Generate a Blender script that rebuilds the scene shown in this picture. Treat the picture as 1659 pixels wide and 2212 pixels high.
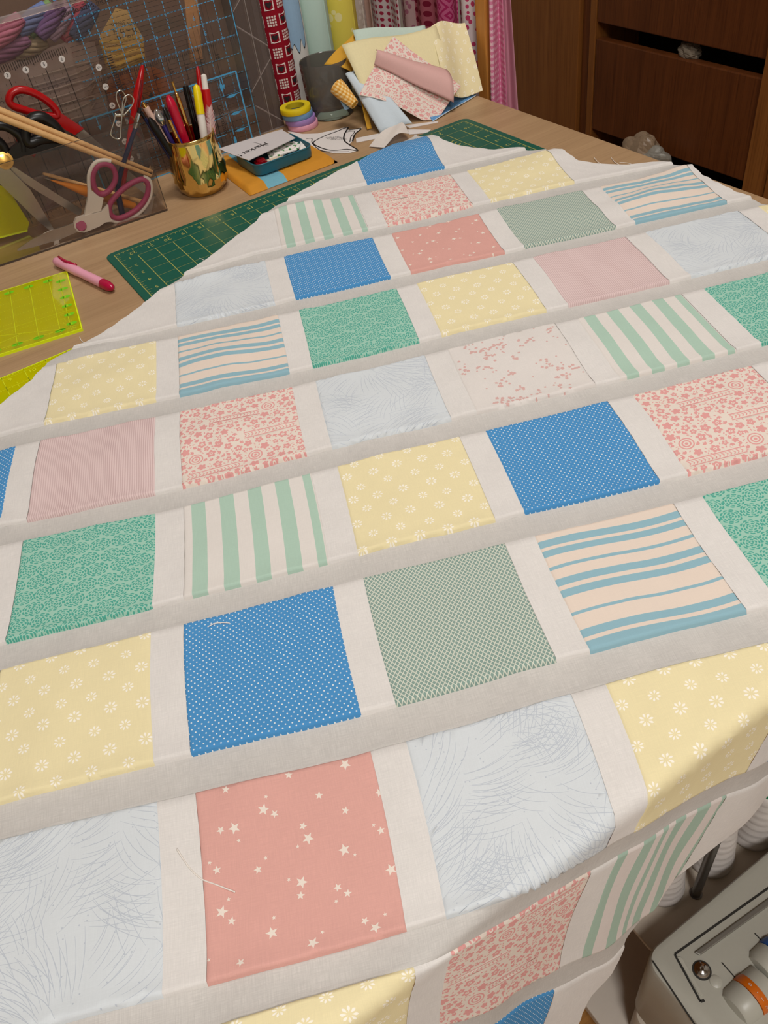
import bpy, bmesh, math, random
import numpy as np
from mathutils import Vector, Matrix
from mathutils.geometry import delaunay_2d_cdt

for o in list(bpy.data.objects): bpy.data.objects.remove(o)
SC = bpy.context.scene
COL = SC.collection
IN = 0.0254                      # all coordinates below are inches; the table top is z = 0
TZ = 30.0                        # table top above the floor

def PT(p): return Vector((p[0]*IN, p[1]*IN, (p[2]+TZ)*IN))

# ------------------------------------------------------------------ camera
cam_d = bpy.data.cameras.new('camera'); cam = bpy.data.objects.new('camera', cam_d); COL.objects.link(cam)
RIGHT = Vector((0.836949, -0.531985, -0.128489)); DOWN = Vector((-0.455819, -0.547654, -0.701644)); FWD = Vector((0.302896, 0.645807, -0.700847))
mw = Matrix((RIGHT, -DOWN, -FWD)).transposed().to_4x4(); mw.translation = PT((-7.2411, -42.8113, 18.813))
cam.matrix_world = mw
cam_d.sensor_fit = 'AUTO'; cam_d.sensor_width = 36.0; cam_d.lens = 28.4927
cam_d.clip_start = 0.01; cam_d.clip_end = 50
SC.camera = cam

# ------------------------------------------------------------------ world, lamps, exposure
wd = bpy.data.worlds.new('room_air'); SC.world = wd; wd.use_nodes = True
wd.node_tree.nodes['Background'].inputs[0].default_value = (1.0, 0.95, 0.9, 1)
wd.node_tree.nodes['Background'].inputs[1].default_value = 0.16
def area_lamp(name, loc, target, size, power, color):
    l = bpy.data.lights.new(name, 'AREA'); l.shape = 'DISK'; l.size = size; l.energy = power; l.color = color
    o = bpy.data.objects.new(name, l); COL.objects.link(o); o.location = PT(loc)
    o.rotation_euler = (PT(target)-PT(loc)).to_track_quat('-Z', 'Y').to_euler(); return o
LAMP = (14, -14, 62.5)
area_lamp('ceiling_lamp_light', LAMP, (14, -14, 0), 0.5, 11, (1.0, 0.975, 0.955))
FILL_LAMP = (-16, -82, 62.5)
area_lamp('fill_lamp_light', FILL_LAMP, (-16, -82, 0), 0.5, 25, (1.0, 0.98, 0.96))  # added unseen fill light, brightens the near rows and the hanging part
SC.cycles.transparent_max_bounces = 48
SC.view_settings.view_transform = 'Standard'
try: SC.view_settings.look = 'None'
except Exception: pass
SC.view_settings.gamma = 1.0; SC.view_settings.use_curve_mapping = False
SC.view_settings.exposure = -0.02

# ------------------------------------------------------------------ colour and material helpers
def lin(c): return tuple(((x/255)/12.92 if x/255 <= 0.04045 else ((x/255+0.055)/1.055)**2.4) for x in c)
class NT:
    def __init__(s, name):
        s.m = bpy.data.materials.new(name); s.m.use_nodes = True; s.t = s.m.node_tree; s.n = s.t.nodes; s.l = s.t.links
        s.b = s.n['Principled BSDF']; s.out = s.n['Material Output']
    def put(s, sock, v):
        if v is None: return
        if hasattr(v, 'node'): s.l.new(v, sock)
        elif isinstance(v, (tuple, list)) and len(v) == 3 and sock.type == 'RGBA': sock.default_value = (*v, 1)
        else: sock.default_value = v
    def M(s, op, a, b=None, c=None, clamp=False):
        n = s.n.new('ShaderNodeMath'); n.operation = op; n.use_clamp = clamp
        for i, v in enumerate((a, b, c)):
            if v is not None: s.put(n.inputs[i], v)
        return n.outputs[0]
    def mix(s, f, a, b, mode='MIX'):
        n = s.n.new('ShaderNodeMix'); n.data_type = 'RGBA'; n.blend_type = mode
        s.put(n.inputs[0], f); s.put(n.inputs[6], a); s.put(n.inputs[7], b); return n.outputs[2]
    def uv(s):
        n = s.n.new('ShaderNodeUVMap'); return n.outputs[0]
    def obj(s): return s.n.new('ShaderNodeTexCoord').outputs['Object']
    def gen(s): return s.n.new('ShaderNodeTexCoord').outputs['Generated']
    def xyz(s, v):
        n = s.n.new('ShaderNodeSeparateXYZ'); s.l.new(v, n.inputs[0]); return n.outputs
    def scale(s, v, k):
        n = s.n.new('ShaderNodeMapping'); s.l.new(v, n.inputs[0]); n.inputs['Scale'].default_value = k; return n.outputs[0]
    def noise(s, v, sc, det=2, rough=.5, dist=0):
        n = s.n.new('ShaderNodeTexNoise'); s.l.new(v, n.inputs['Vector']); n.inputs['Scale'].default_value = sc
        n.inputs['Detail'].default_value = det; n.inputs['Roughness'].default_value = rough; n.inputs['Distortion'].default_value = dist; return n.outputs[0]
    def ramp(s, f, stops, const=False):
        n = s.n.new('ShaderNodeValToRGB'); r = n.color_ramp; r.interpolation = 'CONSTANT' if const else 'LINEAR'
        while len(r.elements) < len(stops): r.elements.new(0.5)
        for e, (p, c) in zip(r.elements, stops): e.position = p; e.color = (*c, 1)
        s.put(n.inputs[0], f); return n.outputs[0]
    def bump(s, h, strength, dist=0.001):
        n = s.n.new('ShaderNodeBump'); n.inputs['Strength'].default_value = strength; n.inputs['Distance'].default_value = dist
        s.l.new(h, n.inputs['Height']); s.l.new(n.outputs[0], s.b.inputs['Normal'])
    def fin(s, col, rough=.5, metal=0, spec=.5, **kw):
        s.put(s.b.inputs['Base Color'], col); s.put(s.b.inputs['Roughness'], rough); s.b.inputs['Metallic'].default_value = metal
        s.b.inputs['Specular IOR Level'].default_value = spec
        for k, v in kw.items(): s.put(s.b.inputs[k], v)
        return s.m
MATS = {}
def mat(name, rgb, rough=.5, metal=0, spec=.5, var=0.06, vs=300, **kw):
    """plain procedural material: flat colour with faint mottling"""
    if name in MATS: return MATS[name]
    t = NT(name); c = lin(rgb); k = t.noise(t.obj(), vs, 2)
    a = tuple(x*(1-var) for x in c); b = tuple(min(1, x*(1+var)) for x in c)
    MATS[name] = t.fin(t.mix(k, a, b), rough, metal, spec, **kw); return MATS[name]
def clear(name, tint, alpha=.15, rough=.08, gloss=.5):
    """thin clear plastic or glass: tinted see-through with a fresnel sheen"""
    if name in MATS: return MATS[name]
    t = NT(name); t.n.remove(t.b)
    tr = t.n.new('ShaderNodeBsdfTransparent'); tr.inputs[0].default_value = (*lin(tint), 1)
    gl = t.n.new('ShaderNodeBsdfGlossy'); gl.inputs['Roughness'].default_value = rough; gl.inputs[0].default_value = (1, 1, 1, 1)
    df = t.n.new('ShaderNodeBsdfDiffuse'); k = t.noise(t.obj(), 40, 2); t.put(df.inputs[0], t.mix(k, lin(tint), tuple(x*.85 for x in lin(tint))))
    m1 = t.n.new('ShaderNodeMixShader'); m1.inputs[0].default_value = alpha; t.l.new(tr.outputs[0], m1.inputs[1]); t.l.new(df.outputs[0], m1.inputs[2])
    lw = t.n.new('ShaderNodeFresnel'); lw.inputs[0].default_value = 1.35; f = t.M('MULTIPLY', lw.outputs[0], gloss)
    m2 = t.n.new('ShaderNodeMixShader'); t.l.new(f, m2.inputs[0]); t.l.new(m1.outputs[0], m2.inputs[1]); t.l.new(gl.outputs[0], m2.inputs[2])
    t.l.new(m2.outputs[0], t.out.inputs[0]); MATS[name] = t.m; return t.m

# ------------------------------------------------------------------ object helpers
def props(o, label=None, cat=None, group=None, kind=None):
    if label: o['label'] = label
    if cat: o['category'] = cat
    if group: o['group'] = group
    if kind: o['kind'] = kind
    return o
LOC = {}
def thing(name, label, cat, loc, group=None, kind=None):
    o = bpy.data.objects.new(name, None); COL.objects.link(o); o.empty_display_size = .02
    o.location = PT(loc); LOC[o.name] = Vector(loc); return props(o, label, cat, group, kind)
def frame(d):
    """two unit vectors square to d"""
    d = Vector(d).normalized(); a = Vector((0, 0, 1)) if abs(d.z) < .9 else Vector((1, 0, 0))
    x = d.cross(a).normalized(); return x, d.cross(x).normalized()
class MB:
    def __init__(s): s.v = []; s.f = []; s.m = []; s.uvs = None
    def add(s, vs, fs, m=0):
        k = len(s.v); s.v += [Vector(v) for v in vs]; s.f += [tuple(i+k for i in f) for f in fs]; s.m += [m]*len(fs); return s
    def box(s, x0, x1, y0, y1, z0, z1, m=0, M=None):
        vs = [Vector((x, y, z)) for z in (z0, z1) for y in (y0, y1) for x in (x0, x1)]
        if M is not None: vs = [M @ v for v in vs]
        return s.add(vs, [(0, 2, 3, 1), (4, 5, 7, 6), (0, 1, 5, 4), (1, 3, 7, 5), (3, 2, 6, 7), (2, 0, 4, 6)], m)
    def prism(s, pts, off, m=0):
        off = Vector(off); n = len(pts); vs = [Vector(p) for p in pts]; vs = vs+[p+off for p in vs]
        return s.add(vs, [tuple(range(n))[::-1], tuple(range(n, 2*n))]+[(i, (i+1) % n, n+(i+1) % n, n+i) for i in range(n)], m)
    def rings(s, rr, m=0, caps=True, closed=False):
        n = len(rr[0]); vs = [p for r in rr for p in r]; fs = []; R = len(rr)
        for i in range(R if closed else R-1):
            for j in range(n): a = i*n; b = ((i+1) % R)*n; fs.append((a+j, a+(j+1) % n, b+(j+1) % n, b+j))
        if caps and not closed: fs.append(tuple(range(n))[::-1]); fs.append(tuple((R-1)*n+j for j in range(n)))
        return s.add(vs, fs, m)
    def rod(s, p0, p1, prof, seg=14, m=0, caps=True, flat=1.0, fx=None):
        """lathe along p0-p1; prof = [(t, radius)], t from 0 to 1"""
        p0 = Vector(p0); p1 = Vector(p1); x, y = frame(p1-p0)
        if fx is not None:
            d = (p1-p0).normalized(); x = (Vector(fx)-d*Vector(fx).dot(d)).normalized(); y = d.cross(x)
        return s.rings([[p0.lerp(p1, t)+r*(x*math.cos(a)+y*flat*math.sin(a)) for a in (2*math.pi*k/seg for k in range(seg))] for t, r in prof], m, caps)
    def lathe(s, c, prof, seg=32, m=0, caps=True):
        c = Vector(c); return s.rings([[c+Vector((r*math.cos(a), r*math.sin(a), z)) for a in (2*math.pi*k/seg for k in range(seg))] for r, z in prof], m, caps)
    def tube(s, path, r, seg=8, m=0, closed=False, up=None, flat=1.0):
        P = [Vector(p) for p in path]; n = len(P); rr = []; prev = None
        for i in range(n):
            if closed: d = P[(i+1) % n]-P[i-1]
            else: d = P[min(i+1, n-1)]-P[max(i-1, 0)]
            d = d.normalized()
            if up is not None: x = (Vector(up)-d*Vector(up).dot(d)).normalized()
            elif prev is None: x = frame(d)[0]
            else: x = (prev-d*prev.dot(d)).normalized()
            prev = x; y = d.cross(x); ri = r(i/(n-1)) if callable(r) else r
            rr.append([P[i]+ri*(x*flat*math.cos(a)+y*math.sin(a)) for a in (2*math.pi*k/seg for k in range(seg))])
        return s.rings(rr, m, not closed, closed)
    def build(s, name, mats, parent=None, loc=None, smooth=False, bevel=0, seg=2, uvs=None):
        if not isinstance(mats, (list, tuple)): mats = [mats]
        base = Vector(loc) if loc is not None else (LOC[parent.name] if parent is not None and parent.name in LOC else Vector((0, 0, 0)))
        me = bpy.data.meshes.new(name); me.from_pydata([(v-base)*IN for v in s.v], [], s.f)
        for mm in mats: me.materials.append(mm)
        me.polygons.foreach_set('material_index', s.m)
        if smooth is True: me.polygons.foreach_set('use_smooth', [True]*len(s.f))
        elif smooth: me.polygons.foreach_set('use_smooth', [True]*len(s.f))
        uvs = uvs if uvs is not None else s.uvs
        if uvs is not None:
            ul = me.uv_layers.new(name='UVMap'); li = np.zeros(len(me.loops), np.int32); me.loops.foreach_get('vertex_index', li)
            ul.data.foreach_set('uv', np.asarray(uvs, np.float32)[li].ravel())
        me.validate(); me.update()
        if smooth and smooth is not True: me.set_sharp_from_angle(angle=math.radians(smooth))
        o = bpy.data.objects.new(name, me); COL.objects.link(o); LOC[o.name] = base
        if parent is not None: o.parent = parent
        else: o.location = PT(base)
        if bevel:
            bm = o.modifiers.new('soft_edges', 'BEVEL'); bm.width = bevel*IN; bm.segments = seg; bm.limit_method = 'ANGLE'
        return o
def part(parent, name, mats, fn, **kw):
    b = MB(); fn(b); return b.build(name, mats, parent, **kw)
def text_geo(txt, size):
    """flat lettering as (verts2d, faces); origin centred"""
    c = bpy.data.curves.new('lettering', 'FONT'); c.body = txt; c.size = size; c.align_x = 'CENTER'; c.align_y = 'CENTER'; c.resolution_u = 2
    o = bpy.data.objects.new('lettering', c); me = bpy.data.meshes.new_from_object(o)
    vs = [(v.co.x, v.co.y) for v in me.vertices]; fs = [tuple(p.vertices) for p in me.polygons]
    bpy.data.objects.remove(o); bpy.data.curves.remove(c); bpy.data.meshes.remove(me); return vs, fs
def put_text(b, txt, size, o, ex, ey, m=0):
    vs, fs = text_geo(txt, size); o = Vector(o); ex = Vector(ex); ey = Vector(ey)
    b.add([o+ex*x+ey*y for x, y in vs], fs, m)
def line(b, p, q, w, n, m=0):
    """a printed line: a flat ribbon from p to q on a surface with normal n"""
    p = Vector(p); q = Vector(q); s = (q-p).cross(Vector(n)).normalized()*w/2; b.add([p-s, q-s, q+s, p+s], [(0, 1, 2, 3)], m)
def smoothstep(x): x = np.clip(x, 0, 1); return x*x*(3-2*x)

# ------------------------------------------------------------------ surface materials
def wood(name, a, b, dark, axis, sc=1.0, rough=.45, streak=.5):
    if name in MATS: return MATS[name]
    t = NT(name); o = t.obj(); k = [9*sc]*3; k[axis] = .55*sc
    n1 = t.noise(t.scale(o, k), 3.2, 5, .62, .6); k2 = [60*sc]*3; k2[axis] = 1.6*sc; n2 = t.noise(t.scale(o, k2), 5, 3, .6)
    c = t.ramp(n1, [(.3, lin(a)), (.7, lin(b))]); s = t.M('MULTIPLY', t.M('SUBTRACT', n2, .48, clamp=True), streak*4, clamp=True)
    c = t.mix(s, c, lin(dark)); t.bump(n2, .12, .0006); MATS[name] = t.fin(c, rough, 0, .4); return MATS[name]
OAK = wood('oak_laminate', (166, 134, 99), (184, 151, 114), (146, 114, 80), 0, 1.0, .42, .45)
FLOORW = wood('floor_boards_wood', (150, 104, 52), (176, 126, 66), (120, 78, 34), 0, .8, .4)
DARKW = wood('dark_walnut_veneer', (88, 46, 20), (112, 62, 28), (60, 28, 10), 2, 1.0, .4, .7)
MIDW = wood('brown_teak_veneer', (126, 76, 32), (148, 94, 44), (92, 50, 18), 2, 1.0, .42, .6)
PINE = wood('orange_pine', (188, 122, 52), (206, 142, 68), (160, 96, 36), 2, 2.0, .45)
CHOP = wood('bamboo_stick', (206, 160, 104), (222, 180, 126), (180, 132, 80), 0, 3.0, .5)
PLASTER = mat('cream_plaster', (196, 190, 180), .9, var=.03, vs=8)

# ------------------------------------------------------------------ the room
FL = -TZ
fl = MB(); fl.box(-110, 72, -100, 34, FL-1.2, FL-.35); floor = fl.build('floor', mat('floor_underlay', (96, 66, 38), .8)); props(floor, 'warm brown wooden board floor under the table', None, None, 'structure'); floor['label'] = 'warm brown wooden board floor under the work table'
pb = None
for j in range(17):
    y0 = -100+j*7.9; off = (j % 3)*19
    for i in range(5):
        x0 = -110-off+i*46; x1 = x0+45.9
        x0 = max(x0, -110); x1 = min(x1, 72)
        if x1-x0 < 4: continue
        b = MB(); b.box(x0, x1, y0, y0+7.82, FL-.35, FL); b.build('floor_board', FLOORW, floor, bevel=.04, seg=1)
def wall(name, *a):
    b = MB(); b.box(*a); o = b.build(name, PLASTER); o['kind'] = 'structure'; o['label'] = 'cream painted plaster wall of the sewing room'; return o
wall('wall_back', -110, 62, 33, 35, FL, 64)['label'] = 'cream painted wall behind the fabric rack'
wall('wall_right', 72, 74, -100, 35, FL, 64)['label'] = 'cream painted wall behind the dark wooden cabinet'
wall('wall_left', -112, -110, -100, 35, FL, 64)['label'] = 'cream painted wall at the left end of the room'
wall('wall_front', -110, 74, -102, -100, FL, 64)['label'] = 'cream painted wall behind the viewer'
b = MB(); b.box(-112, 74, -102, 35, 64, 66); o = b.build('ceiling', mat('white_ceiling_paint', (225, 220, 210), .95, var=.02, vs=6)); o['kind'] = 'structure'; o['label'] = 'plain white ceiling carrying a round lamp and an added fill lamp'
GLOW = NT('lamp_diffuser'); GLOW.n.remove(GLOW.b); em = GLOW.n.new('ShaderNodeEmission'); em.inputs[0].default_value = (1, .92, .83, 1); em.inputs[1].default_value = 6; GLOW.l.new(em.outputs[0], GLOW.out.inputs[0])
for i, L in enumerate((LAMP, FILL_LAMP)):
    t = thing('ceiling_or_fill_lamp', ['round white ceiling lamp above the work table', 'round white fill lamp added behind the viewer'][i], 'lamp', (L[0], L[1], 64), 'round ceiling lamps')
    part(t, 'housing', mat('lamp_white', (235, 232, 225), .5), lambda b: b.lathe((L[0], L[1], 0), [(8.6, 64), (8.9, 63.6), (8.9, 63.0), (8.5, 62.9)], 40), smooth=40)
    part(t, 'diffuser', GLOW.m, lambda b: b.lathe((L[0], L[1], 0), [(8.4, 62.95), (8.3, 62.75), (0.3, 62.7)], 40), smooth=40)

# ------------------------------------------------------------------ the work table
X0, X1, Y0, Y1 = -27.0, 26.4, -37.2, 15.5
tb = thing('work_table', 'large light oak work table under the patchwork quilt', 'table', (0, -11, FL))
part(tb, 'tabletop', OAK, lambda b: b.box(X0, X1, Y0, Y1, -1.2, 0), bevel=.12)
for x in (X0+2, X1-2):
    for y in (Y0+2.5, Y1-2):
        part(tb, 'leg', mat('grey_steel_leg', (150, 150, 148), .4, .6), lambda b: b.box(x-.9, x+.9, y-.9, y+.9, FL, -1.2), bevel=.1)

# ------------------------------------------------------------------ the quilt: layout
QW, QS = 4.508, .9556; QP = QW+QS; QTH = -.35406; QO = (-4.934, 8.608); QSH = .00972
EDGE, BR, BF = -37.2, .3, .075           # table front edge, bend radius and lean of the hanging part
CTL = np.array([[float(x) for x in s.split(',')] for s in "0,4,1,19.89,-0.45;0,4,2,17.87,-5.09;0,4,3,13.87,-3.32;1,3,0,8.55,-2.27;1,3,1,12.57,-3.97;1,3,2,10.89,-8.21;1,3,3,6.85,-6.59;1,4,0,13.60,-4.20;1,4,1,17.74,-5.82;1,4,2,16.17,-9.98;1,4,3,12.00,-8.61;1,5,0,18.60,-6.20;1,5,1,22.91,-7.71;1,5,2,21.40,-11.73;1,5,3,17.08,-10.38;2,2,0,1.21,-5.93;2,2,1,5.62,-7.02;2,2,2,4.10,-11.24;2,2,3,-0.08,-9.47;2,3,0,6.58,-7.11;2,3,1,10.82,-8.77;2,3,2,9.16,-13.08;2,3,3,4.97,-11.61;2,4,0,11.63,-9.28;2,4,1,15.82,-10.85;2,4,2,14.27,-14.96;2,4,3,10.15,-13.32;2,5,0,16.78,-11.16;2,5,1,20.94,-12.72;2,5,2,19.33,-16.86;2,5,3,15.18,-15.33;2,6,0,21.87,-13.07;2,6,1,25.91,-14.89;2,6,2,24.45,-18.76;2,6,3,20.30,-17.18;3,1,0,-5.49,-8.44;3,1,1,-1.40,-10.05;3,1,2,-2.94,-14.38;3,1,3,-7.12,-12.64;3,2,0,-0.43,-10.32;3,2,1,3.81,-11.98;3,2,2,2.05,-16.51;3,2,3,-2.07,-14.67;3,3,0,4.69,-12.31;3,3,1,8.92,-13.87;3,3,2,7.22,-18.26;3,3,3,2.94,-16.88;3,4,0,9.84,-14.23;3,4,1,13.97,-15.85;3,4,2,12.43,-20.06;3,4,3,8.19,-18.56;3,5,0,14.91,-16.25;3,5,1,19.01,-17.77;3,5,2,17.50,-21.93;3,5,3,13.34,-20.46;3,6,0,19.98,-18.03;3,6,1,24.18,-19.73;3,6,3,18.40,-22.25;3,7,0,25.09,-19.95;4,0,1,-8.53,-13.24;4,0,2,-10.13,-17.56;4,1,0,-7.65,-13.52;4,1,1,-3.40,-15.26;4,1,2,-5.05,-19.70;4,1,3,-9.23,-17.95;4,2,0,-2.52,-15.63;4,2,1,1.77,-17.25;4,2,2,0.15,-21.49;4,2,3,-4.07,-20.03;4,3,0,2.70,-17.56;4,3,1,6.87,-19.17;4,3,2,5.24,-23.28;4,3,3,1.09,-21.77;4,4,0,7.81,-19.42;4,4,1,11.95,-20.97;4,4,2,10.36,-25.21;4,4,3,6.16,-23.67;4,5,0,13.01,-21.37;4,5,1,17.09,-22.92;4,5,2,15.60,-27.03;4,5,3,11.30,-25.54;4,6,0,18.05,-23.22;4,6,3,16.62,-27.42;5,1,0,-9.64,-18.70;5,1,1,-5.40,-20.51;5,1,2,-7.00,-24.58;5,1,3,-11.22,-22.99;5,2,0,-4.50,-20.88;5,2,1,-0.14,-22.24;5,2,2,-1.75,-26.48;5,2,3,-5.99,-24.92;5,3,0,0.75,-22.64;5,3,1,4.90,-24.16;5,3,2,3.36,-28.30;5,3,3,-0.80,-26.79;5,4,0,5.84,-24.47;5,4,1,10.08,-26.04;5,4,2,8.46,-30.31;5,4,3,4.21,-28.73;5,5,0,10.99,-26.41;5,5,1,15.16,-27.93;5,5,3,9.37,-30.65;6,1,0,-11.58,-23.79;6,1,1,-7.40,-25.36;6,1,2,-8.93,-29.61;6,2,0,-6.41,-25.75;6,2,1,-2.12,-27.31;6,2,2,-3.74,-31.64;6,2,3,-7.99,-30.02;6,3,0,-1.24,-27.60;6,3,1,2.97,-29.20;6,3,2,1.38,-33.47;6,3,3,-2.87,-31.96;6,4,0,3.81,-29.50;6,4,1,8.01,-31.09;6,4,2,6.48,-35.35;6,4,3,2.29,-33.82;6,5,0,8.89,-31.41;7,1,1,-9.08,-30.59;7,1,2,-10.64,-34.88;7,2,0,-8.17,-30.93;7,2,1,-4.02,-32.60;7,2,2,-5.68,-36.82;7,2,3,-9.77,-35.22;7,3,0,-3.15,-33.00;7,3,1,1.01,-34.38;7,3,3,-4.78,-37.18;7,4,0,1.90,-34.67;7,4,1,6.01,-36.22;7,3,2,-0.73,-38.12;7,4,2,4.49,-40.28;7,4,3,0.10,-38.57;8,3,0,-5.13,-37.57;8,3,1,-1.21,-39.01;8,3,2,-2.34,-43.56;8,3,3,-5.84,-40.89;8,4,0,-0.27,-39.26;8,4,1,3.47,-40.59;8,4,3,-1.46,-43.42;9,3,1,-2.48,-44.95".split(';')])
def q_ideal(u, v):
    u = u+QSH*v; c, s = math.cos(QTH), math.sin(QTH)
    return np.stack([QO[0]+c*u-s*v, QO[1]+s*u+c*v], -1)
ck = CTL[:, 2]; cu = CTL[:, 1]*QP+np.where((ck == 1) | (ck == 2), QW, 0); cv = -(CTL[:, 0]*QP+np.where(ck >= 2, QW, 0))
cd = CTL[:, 3:5]-q_ideal(cu, cv)
def kern(a, b, c, d): return np.exp(-((a[:, None]-c[None])**2+(b[:, None]-d[None])**2)/(2*5.0**2))
cw = np.linalg.solve(kern(cu, cv, cu, cv)+.03*np.eye(len(cu)), cd)
_rs = np.random.RandomState(4)
WAVES = [(_rs.uniform(.25, .9), _rs.uniform(0, 6.28), _rs.uniform(0, 6.28), _rs.uniform(.5, 1)) for _ in range(14)]
BUMPS = [(34.6, -13.2, 2.1, 1.0, .30), (32.5, -12.2, 1.6, .9, -.12), (7.5, -18.6, 2.2, .8, .10), (13.0, -18.5, 2.0, .9, .12), (12.5, -23.8, 2.2, 1.1, .16),
         (17.6, -24.2, 1.6, 1.1, .12), (24.2, -23.5, 2.2, 1.2, .10), (26, -1.2, 2.4, .9, .22), (33.0, -6.2, 2.2, .8, .25), (37.2, -11.0, 1.2, .8, .25), (30.5, -7.4, 1.6, .8, .12),
         (6.5, -15.9, 2.0, .5, .22), (12.2, -11.0, 2.0, .5, .16), (17.5, -5.6, 2.0, .5, .2), (7.5, -23.7, 2.4, 1.2, .12), (13, -30, 2.0, 1.5, .08), (29, -29, 2.2, 1.3, .08)]
def q_surf(u, v, dz):
    """quilt coordinates (inches) -> points in space; dz = extra height"""
    u = np.asarray(u, float); v = np.asarray(v, float)
    xy = q_ideal(u, v)+kern(u, v, cu, cv) @ cw
    z = np.full(len(u), .13)
    for k, p1, th, a in WAVES: z += .014*a*np.sin(k*2.1*(u*math.cos(th)+v*math.sin(th))+p1)
    for bu, bv, ru, rv, h in BUMPS: z += h*np.exp(-((u-bu)/ru)**2-((v-bv)/rv)**2)
    # fine puckers running square to the row seams
    z += .016*np.sin(u*4.1+1.3*np.sin(v*.9))*np.sin(v*1.9+u*.3)
    z = np.maximum(z, .125)+dz
    x, y = xy[:, 0], xy[:, 1]; s = EDGE-y; a = np.clip(s/BR, 0, math.pi/2-BF); rem = np.maximum(s-BR*a, 0)
    wav = np.clip(rem/5, 0, 1)*.08*np.sin(x*1.35+.25*rem+.6)+np.clip(rem/8, 0, 1)*.04*np.sin(x*3.3-rem*.4)
    ny, nz = -np.sin(a), np.cos(a); h = .13+(z-.13)*(1-.5*np.clip(s, 0, 1))
    Y = np.where(s > 0, EDGE-BR*np.sin(a)-rem*math.sin(BF)+(h-.13)*ny-wav, y)
    Z = np.where(s > 0, .13-BR*(1-np.cos(a))-rem*math.cos(BF)+(h-.13)*nz, z)
    return np.stack([x, Y, Z], -1)
UL = np.array([(-55, -.5), (-24, -.5), (-21.8, .3), (-18.64, 3.32), (-17.1, 4.5), (-15.87, 5.09), (-15.45, 6.0), (-14.47, 7.43), (-13.36, 8.64), (-12.41, 9.47), (-11.37, 10.33), (-10.3, 11.66), (-8.83, 13.09), (-7.55, 14.25), (-6.5, 15.25), (-5.3, 16.05), (-4.7, 16.56), (-4.5, 17.36), (-3.7, 18.28), (-2.79, 19.58), (-2.2, 20.58), (-1.49, 21.92), (-.31, 23.77), (.37, 24.87), (.84, 25.8)])
UR = np.array([(-55, 22.8), (-52.2, 23.3), (-51.3, 23.28), (-50.1, 23.84), (-48.66, 24.1), (-47.5, 24.76), (-46.5, 25.65), (-46.05, 26.14), (-45.6, 27.27), (-44.9, 28.6), (-32, 43.9), (-16.39, 38.8), (-14.95, 38.25), (-13.4, 37.76), (-11.95, 37.49), (-11.06, 37.46), (-9.94, 36.74), (-9.65, 36.2), (-9.5, 35.2), (-8.6, 33.85), (-7.6, 32.93), (-6.3, 32.5), (-5.36, 32.12), (-4.99, 32.05), (-4.82, 31.07), (-4.16, 30.65), (-3.86, 29.45), (-2.68, 28.23), (-1.48, 27.04), (-.73, 26.96), (.18, 26.78), (.84, 25.96)])
def settle(B):
    """edge points were measured on the undistorted grid: pull them onto the eased one"""
    u, v = B[:, 1].copy(), B[:, 0].copy(); tgt = q_ideal(u, v); c, s = math.cos(QTH), math.sin(QTH)
    for _ in range(40):
        e = tgt-(q_ideal(u, v)+kern(u, v, cu, cv) @ cw); u += .7*(c*e[:, 0]+s*e[:, 1]); v += .7*(-s*e[:, 0]+c*e[:, 1])
    k = np.argsort(v); return np.stack([v[k], u[k]], 1)
UL, UR = settle(UL), settle(UR)
def uL(v): return np.interp(v, UL[:, 0], UL[:, 1])+.035*np.sin(np.asarray(v)*9)
def uR(v): return np.interp(v, UR[:, 0], UR[:, 1])+.035*np.sin(np.asarray(v)*8+1)
def lip(w): return .055*np.exp(-(np.asarray(w)/.22)**2)      # the seam allowance lifts the lower edge of each row
def eprof(d, h, w=.07): return h*smoothstep(np.asarray(d)/w)

# ------------------------------------------------------------------ the quilt: printed cottons
def slub(t, col, amt=.07, su=45, sv=45):
    """linen-like thread streaks along both directions"""
    uv = t.uv(); a = t.noise(t.scale(uv, (2.2, su, 1)), 1, 2, .6); b = t.noise(t.scale(uv, (sv, 2.2, 1)), 1, 2, .6); c = t.noise(uv, .8, 2)
    k = t.M('ADD', t.M('MULTIPLY', a, b), t.M('MULTIPLY', c, .25)); k = t.M('MULTIPLY_ADD', k, amt*4, 1-amt*2)
    n = t.n.new('ShaderNodeMix'); n.data_type = 'RGBA'; n.blend_type = 'MULTIPLY'; n.inputs[0].default_value = 1
    t.put(n.inputs[6], col); cc = t.n.new('ShaderNodeCombineColor')
    for i in range(3): t.l.new(k, cc.inputs[i])
    t.l.new(cc.outputs[0], n.inputs[7]); t.bump(t.M('ADD', a, b), .10, .0004); return n.outputs[2]
def cotton(name, rgb, amt=.06):
    if name in MATS: return MATS[name]
    t = NT(name); MATS[name] = t.fin(slub(t, lin(rgb), amt), .9, 0, .15); return MATS[name]
WHITE = cotton('white_cotton', (229, 225, 221), .10)
WHITE_THIN = cotton('white_cotton_single_layer', (206, 202, 197), .15)
def node_cotton(name, fn, amt=.05):
    t = NT(name); u, v, _ = t.xyz(t.uv()); MATS[name] = t.fin(slub(t, fn(t, u, v), amt), .9, 0, .15); return MATS[name]
def f_dots(t, u, v):
    a = t.M('FRACT', t.M('DIVIDE', u, .18)); b = t.M('FRACT', t.M('DIVIDE', v, .205))
    def disc(a, b):
        x = t.M('MULTIPLY', t.M('SUBTRACT', a, .5), .18); y = t.M('MULTIPLY', t.M('SUBTRACT', b, .5), .205)
        return t.M('LESS_THAN', t.M('SQRT', t.M('ADD', t.M('MULTIPLY', x, x), t.M('MULTIPLY', y, y))), .022)
    d = t.M('MAXIMUM', disc(a, b), disc(t.M('FRACT', t.M('ADD', a, .5)), t.M('FRACT', t.M('ADD', b, .5))))
    return t.mix(d, lin((78, 147, 203)), lin((226, 233, 236)))
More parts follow.
